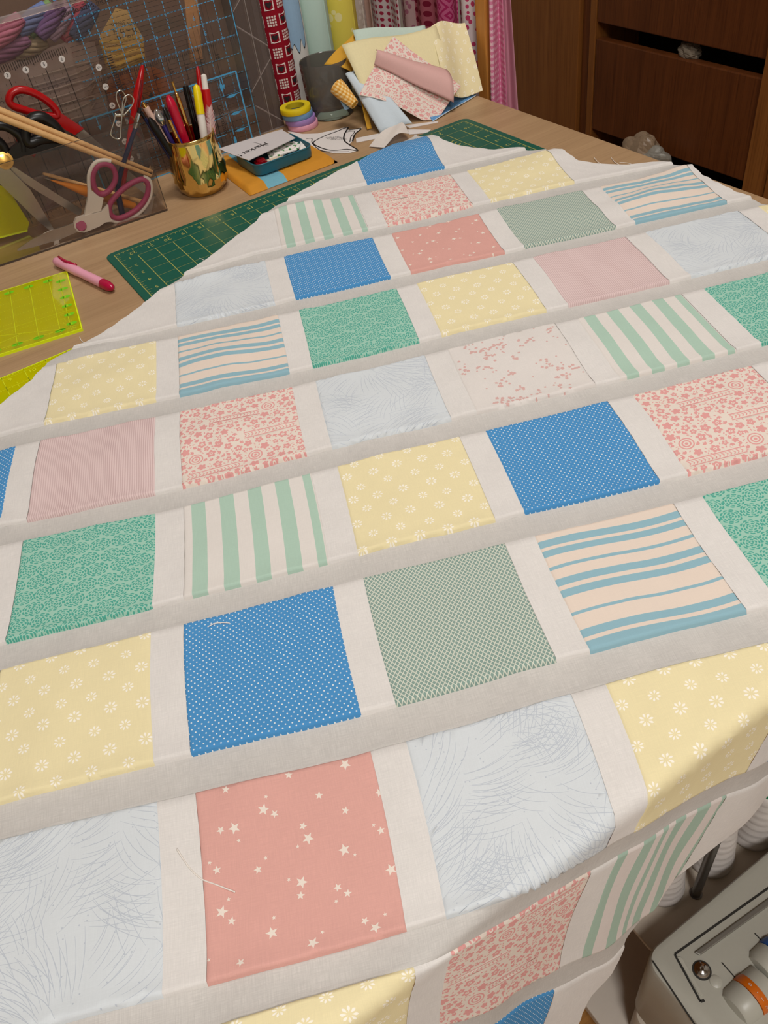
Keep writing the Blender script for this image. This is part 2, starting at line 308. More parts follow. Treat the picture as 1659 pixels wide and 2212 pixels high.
def f_check(t, u, v):
    p = .135
    a = t.M('FRACT', t.M('DIVIDE', t.M('ADD', u, t.M('MULTIPLY', v, .8)), p)); b = t.M('FRACT', t.M('DIVIDE', t.M('SUBTRACT', u, t.M('MULTIPLY', v, .8)), p))
    l = t.M('MAXIMUM', t.M('LESS_THAN', a, .24), t.M('LESS_THAN', b, .24))
    return t.mix(l, lin((136, 161, 152)), lin((214, 218, 204)))
def bands(t, x, L, lst, a, b):
    st = [(0, lin(a))]
    for p, q in lst: st += [(p, lin(b)), (q, lin(a))]
    if lst[-1][1] >= 1: st = st[:-1]
    return t.ramp(t.M('DIVIDE', x, L), st, True)
def f_gstripe(t, u, v): return bands(t, u, QW, [(.055+k*.217, .055+k*.217+.108) for k in range(4)]+[(.923, .985)], (228, 222, 216), (178, 206, 189))
def f_gstripe2(t, u, v): return bands(t, u, QW, [(0, .085), (.215, .33), (.40, .455), (.52, .62), (.72, .85), (.96, 1)], (226, 217, 212), (172, 196, 180))
def f_bstripe(t, u, v):
    w = t.M('MULTIPLY_ADD', t.M('SINE', t.M('MULTIPLY_ADD', u, 1.25, .4)), .07, t.M('SUBTRACT', QW, v)); w = t.M('MAXIMUM', w, .02)
    return bands(t, w, QW, [(.085, .145), (.172, .228), (.316, .34), (.424, .483), (.517, .576), (.70, .725), (.836, .898), (.926, 1)], (232, 216, 202), (148, 187, 200))
def f_pline(t, u, v):
    w = t.noise(t.scale(t.uv(), (1.2, .15, 1)), 1, 2); a = t.M('FRACT', t.M('DIVIDE', t.M('ADD', u, t.M('MULTIPLY', w, .1)), .082))
    l = t.M('MULTIPLY', t.M('GREATER_THAN', a, .52), t.M('MULTIPLY_ADD', w, 1.4, .1), clamp=True); return t.mix(l, lin((228, 206, 204)), lin((204, 174, 173)))
node_cotton('blue_pin_dot_cotton', f_dots, .03); node_cotton('sage_lattice_cotton', f_check, .03); node_cotton('green_stripe_cotton', f_gstripe); node_cotton('green_narrow_stripe_cotton', f_gstripe2)
node_cotton('blue_stripe_peach_cotton', f_bstripe, .03); node_cotton('pink_fine_line_cotton', f_pline, .04)

# flat motifs, drawn in the unit square of one patch (QW inches wide)
def petal(c, ang, r0, r1, w, n=3, ex=.8):
    """pointed oval from radius r0 to r1"""
    d = np.array([math.cos(ang), math.sin(ang)]); s = np.array([-d[1], d[0]]); c = np.array(c)
    L = [c+d*(r0+(r1-r0)*t)+s*w*math.sin(math.pi*t**ex) for t in np.linspace(0, 1, n+2)]; Rr = [c+d*(r0+(r1-r0)*t)-s*w*math.sin(math.pi*t**ex) for t in np.linspace(0, 1, n+2)[1:-1][::-1]]
    return L+Rr
def disc(c, r, n=10, ph=0): return [(c[0]+r*math.cos(ph+2*math.pi*k/n), c[1]+r*math.sin(ph+2*math.pi*k/n)) for k in range(n)]
def ring(c, r0, r1, n=14):
    """ring as quads"""
    a = disc(c, r0, n); b = disc(c, r1, n); return [[a[k], a[(k+1) % n], b[(k+1) % n], b[k]] for k in range(n)]
def star(c, r, ph):
    return [(c[0]+q*math.cos(a), c[1]+q*math.sin(a)) for k in range(10) for q, a in [((r if k % 2 == 0 else r*.42), ph+math.pi*k/5)]]
def blossom(c, r, ph, n=5): return [(c[0]+q*math.cos(a), c[1]+q*math.sin(a)) for k in range(n*4) for a in [ph+2*math.pi*k/(n*4)] for q in [r*(.62+.38*abs(math.sin((k/4*math.pi)+.0)))]]
def stroke(pts, w):
    P = np.array(pts); d = np.gradient(P, axis=0); d /= np.linalg.norm(d, axis=1)[:, None]+1e-9; s = np.stack([-d[:, 1], d[:, 0]], 1)*w/2
    tp = np.linspace(0, 1, len(P)); k = (.45+.55*np.sin(math.pi*np.clip(tp*1.0, 0, 1)))[:, None]; return [tuple(x) for x in P+s*k]+[tuple(x) for x in (P-s*k)[::-1]]
STARS = [(0.76, 4.35, 1), (2.35, 4.37, 1), (3.8, 4.31, 2), (3.0, 3.72, 1), (1.6, 3.68, 2), (1.85, 3.52, 1), (1.71, 3.97, 0), (3.57, 3.22, 1), (4.48, 3.43, 1), (4.33, 2.55, 1), (4.18, 2.72, 0), (0.85, 3.38, 2), (0.52, 3.4, 1), (0.92, 3.07, 0), (2.48, 3.1, 1), (2.56, 2.79, 2), (2.28, 2.66, 0), (3.37, 2.33, 2), (3.6, 2.16, 0), (1.5, 2.55, 0), (1.29, 2.32, 1), (0.34, 2.51, 1), (0.19, 2.71, 0), (4.39, 1.59, 2), (1.97, 1.95, 0), (2.26, 1.83, 2), (2.2, 1.53, 1), (3.08, 1.51, 1), (3.29, 1.31, 1), (3.0, 1.19, 0), (0.55, 1.81, 0), (0.38, 1.56, 2), (0.59, 1.31, 1), (1.54, 1.17, 0), (1.47, 0.83, 2), (2.6, 0.55, 0), (2.37, 0.34, 2), (3.6, 0.54, 1), (3.82, 0.29, 2), (4.08, 0.56, 0), (0.75, 0.31, 1), (0.04, 0.56, 0)]
def m_daisy(rs):
    out = []; j = 0
    for row in range(-1, 11):
        for col in range(-1, 8):
            c = (col*.92+(row % 2)*.46+rs.uniform(-.06, .06)+.2, row*.60+rs.uniform(-.05, .05)+.12); R = .195 if (row % 2 == 0) else .17; ph = rs.uniform(0, 6)
            for k in range(8): out.append((petal(c, ph+k*math.pi/4, R*.26, R, R*.17, 4, 1.5), 1))
    return out
def m_star(rs):
    return [(star((u, v), (.055, .105, .15)[k], rs.uniform(0, 6)), 1) for u, v, k in STARS]
def m_star2(rs): return [(star((4.5-v, u), (.05, .10, .14)[k], rs.uniform(0, 6)), 1) for u, v, k in STARS]
def pack(rs, rr, tries, pts):
    for _ in range(tries):
        r = rs.choice(rr); c = rs.uniform(-.05, QW+.05, 2)
        if all(math.hypot(c[0]-p[0], c[1]-p[1]) > r+p[2]+.004 for p in pts): pts.append((c[0], c[1], r))
    return pts
def m_floral(rs):
    out = []; pts = []
    for c in ((.55, 1.35), (3.45, 3.55), (2.7, .75)): pts.append((*c, .30))
    braid = [(1.15, 3.25, 3.1, .0), (.2, .45, 2.2, .0), (2.4, 1.95, 4.4, 0)]
    for x0, y, x1, _ in braid:
        for x in np.arange(x0, x1, .2): pts.append((x, y, .17))
    nb = len(pts)
    for c in pts[:3]:
        for a, b2 in ((.22, .27), (.11, .165)): out += [(q, 1) for q in ring(c[:2], a, b2, 16)]
        out.append((disc(c[:2], .06, 8), 1))
    for x0, y, x1, _ in braid:
        for yy in (-.14, .14):
            out.append(([(x0, y+yy-.025), (x1, y+yy-.025), (x1, y+yy+.025), (x0, y+yy+.025)], 1))
        for x in np.arange(x0, x1-.1, .13):
            out.append(([(x, y-.09), (x+.06, y), (x, y+.09), (x+.045, y+.09), (x+.105, y), (x+.045, y-.09)], 1))
    pack(rs, [.19, .17], 420, pts); n1 = len(pts); pack(rs, [.125], 420, pts); n2 = len(pts); pack(rs, [.085], 1400, pts); n3 = len(pts); pack(rs, [.042], 2200, pts)
    for i, (x, y, r) in enumerate(pts[nb:]):
        i += nb; ph = rs.uniform(0, 6)
        if i < n2:
            fl = blossom((x, y), r, ph); inner = disc((x, y), r*.36, 8)
            nn = len(fl)
            for k in range(nn): a = inner[int(k*8/nn) % 8]; b2 = inner[int((k+1)*8/nn) % 8]; q = [a, b2, fl[(k+1) % nn], fl[k]] if a != b2 else [a, fl[(k+1) % nn], fl[k]]; out.append((q[::-1], 1))
            out.append((disc((x, y), r*.17, 6), 1))
        elif i < n3:
            for da in (0, .9, -.9): out.append((petal((x, y), ph+da, -.04, r*1.5, .042), 1))
        else: out.append((petal((x, y), ph, -r*1.3, r*1.4, .024), 1))
    return out
def m_rose(rs):
    out = []
    for row in range(-1, 10):
        for col in range(-1, 9):
            c = (col*.68+(row % 2)*.34+rs.uniform(-.03, .03), row*.57+rs.uniform(-.03, .03)); ph = rs.uniform(0, 6)
            for rad, n, w in ((.05, 3, .5), (.135, 6, .36), (.225, 8, .29), (.305, 10, .2)):
                for k in range(n):
                    a = ph+rad*9+2*math.pi*k/n; h = math.pi/n*.82; o = [(rad+.044*math.cos(t/h*1.4), a+t) for t in np.linspace(-h, h, 5)]; i2 = [(rad-.030+.03*math.cos(t/h*1.2)*.4, a+t) for t in np.linspace(h*.8, -h*.8, 4)]
                    out.append(([(c[0]+q*math.cos(t), c[1]+q*.86*math.sin(t)) for q, t in o+i2], 1))
    return out
def m_grass(rs):
    out = []; k0 = rs.uniform(0, 3)
    for g in range(58):
        c = rs.uniform(-.4, QW+.4, 2); th = .5+1.2*math.sin(1.15*c[0]+k0)+1.1*math.cos(1.05*c[1]+k0*.7)+rs.uniform(-.18, .18); cur = rs.uniform(.15, .45); L = rs.uniform(1.1, 2.0)
        for k in range(rs.randint(4, 8)):
            o = c+np.array([-math.sin(th), math.cos(th)])*(k*.13+rs.uniform(-.03, .03))+np.array([math.cos(th), math.sin(th)])*rs.uniform(-.25, .25)
            t = np.linspace(0, 1, 6); a = th+cur*(t-.5)*2+k*.06; st = np.stack([np.cos(a), np.sin(a)], 1)*L/6; out.append((stroke(o+np.cumsum(st, 0), .017), 1))
    for _ in range(90): out.append((disc(rs.uniform(0, QW, 2), .022, 5), 1))
    return out
def m_cherry(rs):
    out = []
    for _ in range(34):
        c = rs.uniform(.1, QW-.1, 2)
        for k in range(rs.randint(2, 9)): out.append((blossom(c+rs.normal(0, .13, 2), rs.uniform(.05, .085), rs.uniform(0, 6)), 1))
    for _ in range(40): out.append((blossom(rs.uniform(0, QW, 2), .045, rs.uniform(0, 6)), 1))
    return out
def cdt_print(motifs, n=15):
    """triangulate the patch square so that every printed motif is its own faces; returns (pts, tris, flag)"""
    e = [0, .035, .075, .14]; g = np.unique(np.round(np.concatenate([e, np.linspace(.2, QW-.2, n), [QW-x for x in e]]), 4))
    pts = []; faces = []
    base = [(0, 0), (QW, 0), (QW, QW), (0, QW)]; pts += base; faces.append([0, 1, 2, 3]); kinds = [0]
    for x in g:
        for y in g:
            if (x in (0, QW)) and (y in (0, QW)): continue
            pts.append((x, y))
    for poly, k in motifs:
        P = np.clip(np.array(poly, float), -.2, QW+.2)
        if P[:, 0].max() < .01 or P[:, 1].max() < .01 or P[:, 0].min() > QW-.01 or P[:, 1].min() > QW-.01: continue
        P = np.clip(P, 0, QW); A = .5*np.sum(P[:, 0]*np.roll(P[:, 1], -1)-P[:, 1]*np.roll(P[:, 0], -1))
        if abs(A) < 2e-5: continue
        if A < 0: P = P[::-1]
        faces.append(list(range(len(pts), len(pts)+len(P)))); kinds.append(k); pts += [tuple(p) for p in P]
    edges = [(a, b) for f in faces for a, b in zip(f, f[1:]+f[:1])]
    r = delaunay_2d_cdt([Vector(p) for p in pts], edges, [], 0, 1e-5)
    V = np.array([(p.x, p.y) for p in r[0]]); T = np.array([tuple(f) for f in r[2]]); C = V[T].mean(1); fl = np.zeros(len(T), int); P0 = np.array(pts)
    for f in faces[1:]:
        Q = P0[f]; i = np.nonzero((C[:, 0] > Q[:, 0].min()) & (C[:, 0] < Q[:, 0].max()) & (C[:, 1] > Q[:, 1].min()) & (C[:, 1] < Q[:, 1].max()))[0]
        if not len(i): continue
        c = C[i]; ins = np.zeros(len(i), bool)
        for p, q in zip(Q, np.roll(Q, -1, 0)):
            k = (p[1] > c[:, 1]) != (q[1] > c[:, 1])
            if k.any(): ins ^= k & (c[:, 0] < (q[0]-p[0])*(c[:, 1]-p[1])/(q[1]-p[1]+1e-12)+p[0])
        fl[i[ins]] = 1
    return V, T, fl
rsd = lambda k: np.random.RandomState(k)
def plain_print(n=15):
    return cdt_print([], n)
PRINTS = {'daisy': cdt_print(m_daisy(rsd(1))), 'daisy2': cdt_print(m_daisy(rsd(7))), 'stars': cdt_print(m_star(rsd(2))), 'stars2': cdt_print(m_star2(rsd(3))), 'floral': cdt_print(m_floral(rsd(5))), 'rose': cdt_print(m_rose(rsd(6))),
          'grass': cdt_print(m_grass(rsd(8))), 'grass2': cdt_print(m_grass(rsd(9))), 'cherry': cdt_print(m_cherry(rsd(10))), 'plain': plain_print()}
INK = {'daisy': [cotton('yellow_cotton', (239, 226, 181), .05), cotton('cream_daisy_ink', (252, 246, 232), .02)],
       'stars': [cotton('coral_pink_cotton', (224, 170, 160), .07), cotton('cream_star_ink', (238, 226, 214), .04)],
       'floral': [cotton('cream_floral_cotton', (234, 221, 209), .05), cotton('coral_floral_ink', (228, 164, 160), .04)],
       'rose': [cotton('pale_green_cotton', (162, 206, 188), .03), cotton('jade_rose_ink', (84, 170, 152), .03)],
       'grass': [cotton('pale_blue_grey_cotton', (216, 222, 226), .04), cotton('grey_blue_grass_ink', (190, 198, 208), .03)],
       'cherry': [cotton('pale_pink_cotton', (227, 221, 216), .06), cotton('rose_blossom_ink', (217, 176, 170), .04)]}
FABRIC = {'blue': ('plain', MATS['blue_pin_dot_cotton'], 'blue cotton with tiny white dots'), 'check': ('plain', MATS['sage_lattice_cotton'], 'sage green cotton with pale diagonal lattice'),
          'gs': ('plain', MATS['green_stripe_cotton'], 'white cotton with broad pale green stripes'), 'gs2': ('plain', MATS['green_narrow_stripe_cotton'], 'white cotton with uneven pale green stripes'),
          'bs': ('plain', MATS['blue_stripe_peach_cotton'], 'peach cotton with dusty blue stripes'), 'pl': ('plain', MATS['pink_fine_line_cotton'], 'dusty pink cotton with fine lines'),
          'daisy': ('daisy', 'daisy', 'yellow cotton with cream daisies'), 'daisy2': ('daisy2', 'daisy', 'yellow cotton with cream daisies'), 'stars': ('stars', 'stars', 'coral pink cotton with cream stars'), 'stars2': ('stars2', 'stars', 'coral pink cotton with cream stars'),
          'floral': ('floral', 'floral', 'cream cotton with coral folk flowers'), 'rose': ('rose', 'rose', 'pale green cotton with jade rosettes'), 'grass': ('grass', 'grass', 'pale grey cotton with thin grass lines'),
          'grass2': ('grass2', 'grass', 'pale grey cotton with thin grass lines'), 'cherry': ('cherry', 'cherry', 'off white cotton with small pink blossoms')}
ROWS = {0: (4, 'blue'), 1: (3, 'gs floral daisy'), 2: (2, 'grass blue stars2 check bs'), 3: (1, 'daisy bs rose daisy2 pl grass2 daisy'), 4: (0, 'blue pl floral grass2 cherry gs rose stars'),
        5: (0, 'check rose gs daisy blue floral grass pl'), 6: (0, 'stars daisy2 blue check bs rose gs'), 7: (0, 'floral grass2 stars grass daisy2 blue'), 8: (0, 'cherry pl daisy floral gs2'), 9: (0, 'gs rose grass blue')}

# ------------------------------------------------------------------ the quilt: sewing it together
quilt = thing('patchwork_quilt_top', 'unfinished patchwork quilt top of pastel squares and white strips draped over the table', 'quilt', (8, -20, .1))
def emit(name, V, T, flag, mats, uv, label=None):
    T = np.asarray(T); A = V[T]; nn = np.cross(A[:, 1]-A[:, 0], A[:, 2]-A[:, 0]); ok = (nn*nn).sum(1) > 1e-12
    if A.shape[1] == 4: n2 = np.cross(A[:, 2]-A[:, 0], A[:, 3]-A[:, 0]); ok |= (n2*n2).sum(1) > 1e-12
    keep = [tuple(f) for f in T[ok].tolist()]; fl = np.asarray(flag)[ok].tolist()
    if not keep: return None
    b = MB(); b.add([tuple(p) for p in V], keep); b.m = fl
    o = b.build(name, mats, quilt, smooth=True, uvs=uv)
    if label: o['label'] = label
    return o
def grid_piece(name, ua, ub, v0, v1, mats, hz, nu, nv, label=None):
    """ua, ub: functions of v; strip from v0 (top) down to v1"""
    vv = np.linspace(v0, v1, nv+1); vv = np.unique(np.concatenate([vv, [v0-.035, v0-.075, v1+.035, v1+.075, v1+.15]]))[::-1] if abs(v0-v1) > .3 else vv
    tt = np.linspace(0, 1, nu+1); n = len(tt); m = len(vv)
    U = np.array([ua(v)+(ub(v)-ua(v))*t for v in vv for t in tt]); Vv = np.repeat(vv, n)
    if (np.array([ub(v)-ua(v) for v in vv]) < .02).all(): return None
    dz = eprof(np.minimum(v0-Vv, Vv-v1), hz)+lip(Vv-v1-.12)*smoothstep((Vv-v1)/.07)+.012*np.sin(Vv*7+U*1.7)*np.sin(U*5.5+1)*smoothstep((v0-Vv)/.4)*smoothstep((Vv-v1)/.4) if hz > 0 else -eprof(np.minimum(v0-Vv, Vv-v1), -hz, .25)
    F = [(i*n+j, (i+1)*n+j, (i+1)*n+j+1, i*n+j+1) for i in range(m-1) for j in range(n-1)]
    return emit(name, q_surf(U, Vv, dz), F, [0]*len(F), mats, np.stack([U, Vv], 1), label)
HZ = .10
for r, (c0, names) in ROWS.items():
    v0 = -r*QP; v1 = v0-QW; names = names.split(); cl = c0+len(names)-1
    for c, fab in zip(range(c0, c0+len(names)), names):
        pk, mk, lab = FABRIC[fab]; V2, T, fl = PRINTS[pk]; mats = mk if not isinstance(mk, str) else INK[mk]
        fu = fv = False; W2 = V2
        if mk in ('daisy', 'rose', 'grass', 'floral') and (r+c) % 2: W2 = QW-V2
        u = c*QP+W2[:, 0]; v = v1+W2[:, 1]; lo, hi = uL(v), uR(v)
        uc = np.clip(u, lo, np.maximum(hi, lo)); d = np.minimum(W2[:, 1], QW-W2[:, 1]); du = np.minimum(W2[:, 0], QW-W2[:, 0])
        dz = eprof(d, HZ)*(.72+.28*smoothstep(du/.06))+lip(W2[:, 1]-.12)*smoothstep(W2[:, 1]/.07)
        emit('patch', q_surf(uc, v, dz), T, fl, mats, W2, lab)
        if c < cl: grid_piece('sashing', lambda x, c=c: np.clip(c*QP+QW, uL(x), uR(x)), lambda x, c=c: np.clip((c+1)*QP, uL(x), uR(x)), v0, v1, WHITE, HZ*.9, 5, 16, 'short white cotton sashing')
    grid_piece('setting_piece', lambda x: min(uL(x), c0*QP), lambda x: c0*QP, v0, v1, WHITE, HZ*.9, 14, 20, 'plain white cotton edge piece')
    grid_piece('setting_piece', lambda x: cl*QP+QW, lambda x: max(uR(x), cl*QP+QW), v0, v1, WHITE, HZ*.9, 14, 20, 'plain white cotton edge piece')
for r in range(0, 10):
    va = -r*QP+QS; vb = -r*QP
    if r == 0: va = .84
    grid_piece('row_sashing', lambda x: uL(x), lambda x: uR(x), va, vb, WHITE_THIN, -.035, 110, 6, 'long white cotton sashing between two rows')

# ------------------------------------------------------------------ measuring helpers: a sight line met with a real plane
CAMP = Vector((-7.2411, -42.8113, 18.813)); FPX = 1750.719
def ray(x, y): return RIGHT*((x-829.5)/FPX)+DOWN*((y-1106)/FPX)+FWD
def PLN(x, y, p0, n):
    d = ray(x, y); n = Vector(n); return CAMP+d*((Vector(p0)-CAMP).dot(n)/d.dot(n))
def AY(x, y, Y): return PLN(x, y, (0, Y, 0), (0, 1, 0))
def AX(x, y, X): return PLN(x, y, (X, 0, 0), (1, 0, 0))
def AZ(x, y, z=0): return PLN(x, y, (0, 0, z), (0, 0, 1))
def k1(x, y): return x*.25316, y*.25316
def k2(x, y): return 150+x*.25316, 80+y*.25316
def k3(x, y): return 400+x*.25316, 150+y*.25316
def k4(x, y): return 540+x*.3496, y*.3496
def k7(x, y): return 1240+x*.2541, 1650+y*.2541
def arc(pts, n=4, closed=True):
    """smooth a polyline (Catmull-Rom)"""
    P = [Vector(p) for p in pts]; N = len(P); out = []
    for i in range(N if closed else N-1):
        g = (lambda j: P[j % N]) if closed else (lambda j: P[max(0, min(N-1, j))])
        a, b, c, d = g(i-1), g(i), g(i+1), g(i+2)
        for k in range(n):
            t = k/n; out.append(.5*((2*b)+(c-a)*t+(2*a-5*b+4*c-d)*t*t+(3*b-a-3*c+d)*t**3))
    if not closed: out.append(P[-1])
    return out
def rrect(x0, x1, y0, y1, r, n=5):
    o = []
    for cx, cy, a in ((x1-r, y1-r, 0), (x0+r, y1-r, 90), (x0+r, y0+r, 180), (x1-r, y0+r, 270)):
        for k in range(n+1): t = math.radians(a+90*k/n); o.append((cx+r*math.cos(t), cy+r*math.sin(t)))
    return o
NZ = (0, 0, 1)

# ------------------------------------------------------------------ green cutting mat
MATG = mat('green_mat_vinyl', (0, 88, 71), .5, var=.05, vs=60); GOLDINK = mat('gold_print', (176, 172, 84), .6)
mt = thing('cutting_mat', 'large dark green cutting mat with yellow inch grid under the quilt', 'cutting mat', (11.5, -8.5, 0))
part(mt, 'mat_sheet', MATG, lambda b: b.prism([(x, y, 0) for x, y in rrect(-.42, 23.42, -17.45, .42, .45)], (0, 0, .075)), bevel=.02, seg=1)
def marks(b):
    z = .0785
    for x in range(1, 23): line(b, (x, -1, z), (x, -16, z), .036, NZ)
    for y in range(1, 17): line(b, (1, -y, z), (22, -y, z), .016, NZ)
    for p, q in (((0, 0), (23, 0)), ((0, -17), (23, -17))): line(b, (*p, z), (*q, z), .025, NZ)
    for p, q in (((0, 0), (0, -17)), ((23, 0), (23, -17))): line(b, (*p, z), (*q, z), .04, NZ)
    for i in range(1, 92):
        L = .27 if i % 4 == 0 else (.17 if i % 2 == 0 else .12); x = i/4
        line(b, (x, 0, z), (x, -L, z), .028, NZ); line(b, (x, -17, z), (x, -17+L, z), .028, NZ)
    for i in range(1, 68):
        L = .3 if i % 4 == 0 else (.2 if i % 2 == 0 else .14); y = -i/4
        line(b, (0, y, z), (L, y, z), .02, NZ); line(b, (23, y, z), (23-L, y, z), .02, NZ)
    for n in range(1, 23): put_text(b, str(n), .42, (23-n-.12, -.5, z), (-1, 0, 0), (0, -1, 0))
    for n in range(1, 17): put_text(b, str(n), .36, (.55, -n, z), (-1, 0, 0), (0, -1, 0)); put_text(b, str(17-n), .36, (22.45, -n, z), (-1, 0, 0), (0, -1, 0))
    for k, (x, y) in enumerate(((18.6, -2.5), (18.9, -2.9), (19.2, -3.3))): line(b, (20.8, -1.9-k*.35, z), (19.2, -2.9-k*.35, z), .07, NZ)
part(mt, 'printed_scale', GOLDINK, marks)
m2 = thing('small_cutting_mat', 'small green cutting mat peeking out under the yellow ruler at the left edge', 'cutting mat', (-12, -14, 0))
part(m2, 'mat_sheet', mat('bright_green_mat_vinyl', (16, 108, 40), .55, var=.05, vs=60), lambda b: b.prism([(x, y, 0) for x, y in rrect(-18.4, -6.4, -21, -8.9, .3)], (0, 0, .06)), bevel=.02, seg=1)
def marks2(b):
    z = .064
    for x in range(12): line(b, (-18-.0+x, -9.3, z), (-18+x, -20.6, z), .03, NZ)
    for y in range(12): line(b, (-18, -9.3-y, z), (-6.8, -9.3-y, z), .03, NZ)
part(m2, 'printed_scale', GOLDINK, marks2)

# ------------------------------------------------------------------ neon rulers
def neon_body():
    t = NT('neon_yellow_acrylic'); t.n.remove(t.b)
    tr = t.n.new('ShaderNodeBsdfTransparent'); tr.inputs[0].default_value = (*lin((250, 246, 0)), 1)
    tl = t.n.new('ShaderNodeBsdfDiffuse'); k = t.noise(t.obj(), 12, 2); t.put(tl.inputs[0], t.mix(k, lin((232, 236, 0)), lin((242, 242, 6))))
    gl = t.n.new('ShaderNodeBsdfGlossy'); gl.inputs['Roughness'].default_value = .05
    a = t.n.new('ShaderNodeMixShader'); a.inputs[0].default_value = .42; t.l.new(tr.outputs[0], a.inputs[1]); t.l.new(tl.outputs[0], a.inputs[2])
    fr = t.n.new('ShaderNodeFresnel'); fr.inputs[0].default_value = 1.4; f = t.M('MULTIPLY', fr.outputs[0], .12)
    c = t.n.new('ShaderNodeMixShader'); t.l.new(f, c.inputs[0]); t.l.new(a.outputs[0], c.inputs[1]); t.l.new(gl.outputs[0], c.inputs[2]); t.l.new(c.outputs[0], t.out.inputs[0]); return t.m
NEON = neon_body(); NEDGE = mat('neon_edge_painted_glow', (232, 255, 6), .4, var=.02); NINK = mat('neon_yellow_print', (216, 226, 20), .5); NGRN = mat('neon_green_print', (118, 214, 10), .5)  # cut edges: glow of the fluorescent acrylic painted as a brighter colour
E_ = .055
def neon_ruler(name, label, o, ex, ey, wx, wy, draw, z0=.0, th=.13):
    o = Vector(o); ex = Vector(ex).normalized(); ey = Vector(ey).normalized(); t = thing(name, label, 'ruler', tuple(o+ex*wx/2+ey*wy/2))
    q = lambda a, c, z: o+ex*a+ey*c+Vector((0, 0, z))
    part(t, 'acrylic_sheet', NEON, lambda b: b.prism([q(E_, E_, z0), q(wx-E_, E_, z0), q(wx-E_, wy-E_, z0), q(E_, wy-E_, z0)], (0, 0, th)))
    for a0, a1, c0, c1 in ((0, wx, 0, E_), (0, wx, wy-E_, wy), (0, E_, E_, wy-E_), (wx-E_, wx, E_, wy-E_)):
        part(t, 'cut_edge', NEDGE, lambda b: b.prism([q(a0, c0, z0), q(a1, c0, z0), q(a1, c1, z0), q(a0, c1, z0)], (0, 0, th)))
    part(t, 'printed_scale', [NINK, NGRN], lambda b: draw(b, lambda a, c: q(a, c, z0+th+.003), ex, ey)); return t
def draw_sq(b, q, ex, ey):
    W = 6.5
    for i in range(1, 7): line(b, q(i, .25, ), q(i, W-.3), .03, NZ)
    for i in (.5,): line(b, q(.25, i), q(W-.2, i), .03, NZ); line(b, q(i, .2), q(i, W-.2), .03, NZ)
    line(b, q(.25, .25), q(W-.3, W*.44), .03, NZ); line(b, q(2.6, 1.35), q(W-.3, .5), .025, NZ); line(b, q(.25, 2.2), q(W-.2, 2.2), .015, NZ)
    for i in range(2, 50):
        for j in range(3, 50, 6):
            line(b, q(i*.125, j*.125), q(i*.125+.035, j*.125), .02, NZ)
    for i in range(1, 52): line(b, q(.62, i*.125), q(.62+(.2 if i % 4 == 0 else .09), i*.125), .02, NZ)
    for n in range(1, 7):
        for (a, c) in ((.42, W-n*.95), (n-.0, .45), (n+.05, W-.5)):
            b.add([q(a+.26*math.cos(2*math.pi*k/14), c+.15*math.sin(2*math.pi*k/14)) for k in range(14)], [tuple(range(14))], 1)
            put_text(b, str(n), .26, q(a, c)+Vector((0, 0, .002)), -ex, ey, 0)
# first: square template beside the pink pen; origin at its near right corner
e1 = Vector((-.985, .172, 0)); e2 = Vector((.172, .985, 0))
neon_ruler('square_ruler', 'square neon yellow quilting ruler lying beside the pink pen', (-3.66, -6.22, 0), e1, e2, 6.5, 6.5, draw_sq)
def draw_long(b, q, ex, ey):
    for i in range(1, 12): line(b, q(i, .02), q(i, 2.9), .035, NZ); put_text(b, str(i+4), .34, q(i+.38, .48), -ex, -ey) if False else put_text(b, str(13-i-0), .36, q(i-.3, .48), (1, 0, 0), (0, 1, 0))
    for i in range(1, 96): line(b, q(i*.125, .0), q(i*.125, .2 if i % 2 == 0 else .12), .02, NZ)
    for y in (.72, 1.0): pass
    line(b, q(0, .28), q(12, .28), .015, NZ); line(b, q(0, 1.1), q(12, 1.1), .02, NZ)
    for i in range(1, 48): line(b, q(i*.25, 1.0 if i % 2 else .88), q(i*.25, 1.2 if i % 2 else 1.32), .02, NZ)
neon_ruler('long_ruler', 'long neon yellow ruler half hidden under the left edge of the quilt', (-3.85, -7.55, .068), (-1, .0, 0), (0, -1, 0), 12, 3.0, draw_long, 0, .05)

# ------------------------------------------------------------------ pink pen on the table
def pen_at(p0, p1, r): return Vector(p0)+Vector((0, 0, r)), Vector(p1)+Vector((0, 0, r))
PINKP = mat('pink_plastic', (240, 168, 190), .35, var=.02); CRIM = mat('crimson_plastic', (178, 12, 62), .25, var=.03)
pa, pb_ = pen_at(AZ(124, 573), AZ(248, 633), .26); pen = thing('pink_pen', 'pink correction pen with crimson cap lying on the table', 'pen', tuple((pa+pb_)/2-Vector((0, 0, .26))))
part(pen, 'barrel', PINKP, lambda b: b.rod(pa, pa.lerp(pb_, .84), [(0, .12), (.015, .2), (.06, .25), (.5, .26), (.52, .235), (1, .25)], 20), smooth=45)
part(pen, 'end_cap', CRIM, lambda b: b.rod(pa.lerp(pb_, .84), pb_, [(0, .258), (.5, .25), (.85, .19), (1, .06)], 20), smooth=45)
dd = (pb_-pa).normalized(); sd = Vector((-dd.y, dd.x, 0))
def clip(b):
    P = [pa+dd*(.25+1.75*t)+sd*(-.17-.12*math.sin(math.pi*t))+Vector((0, 0, .2+.07*math.sin(math.pi*t))) for t in np.linspace(0, 1, 9)]; b.tube([p+sd*.33 for p in P], .08, 8)
part(pen, 'clip', CRIM, clip, smooth=True)
part(pen, 'lettering', CRIM, lambda b: put_text(b, 'Light', .24, pa+dd*1.25+Vector((0, 0, .262))-sd*.02, -dd, -sd))

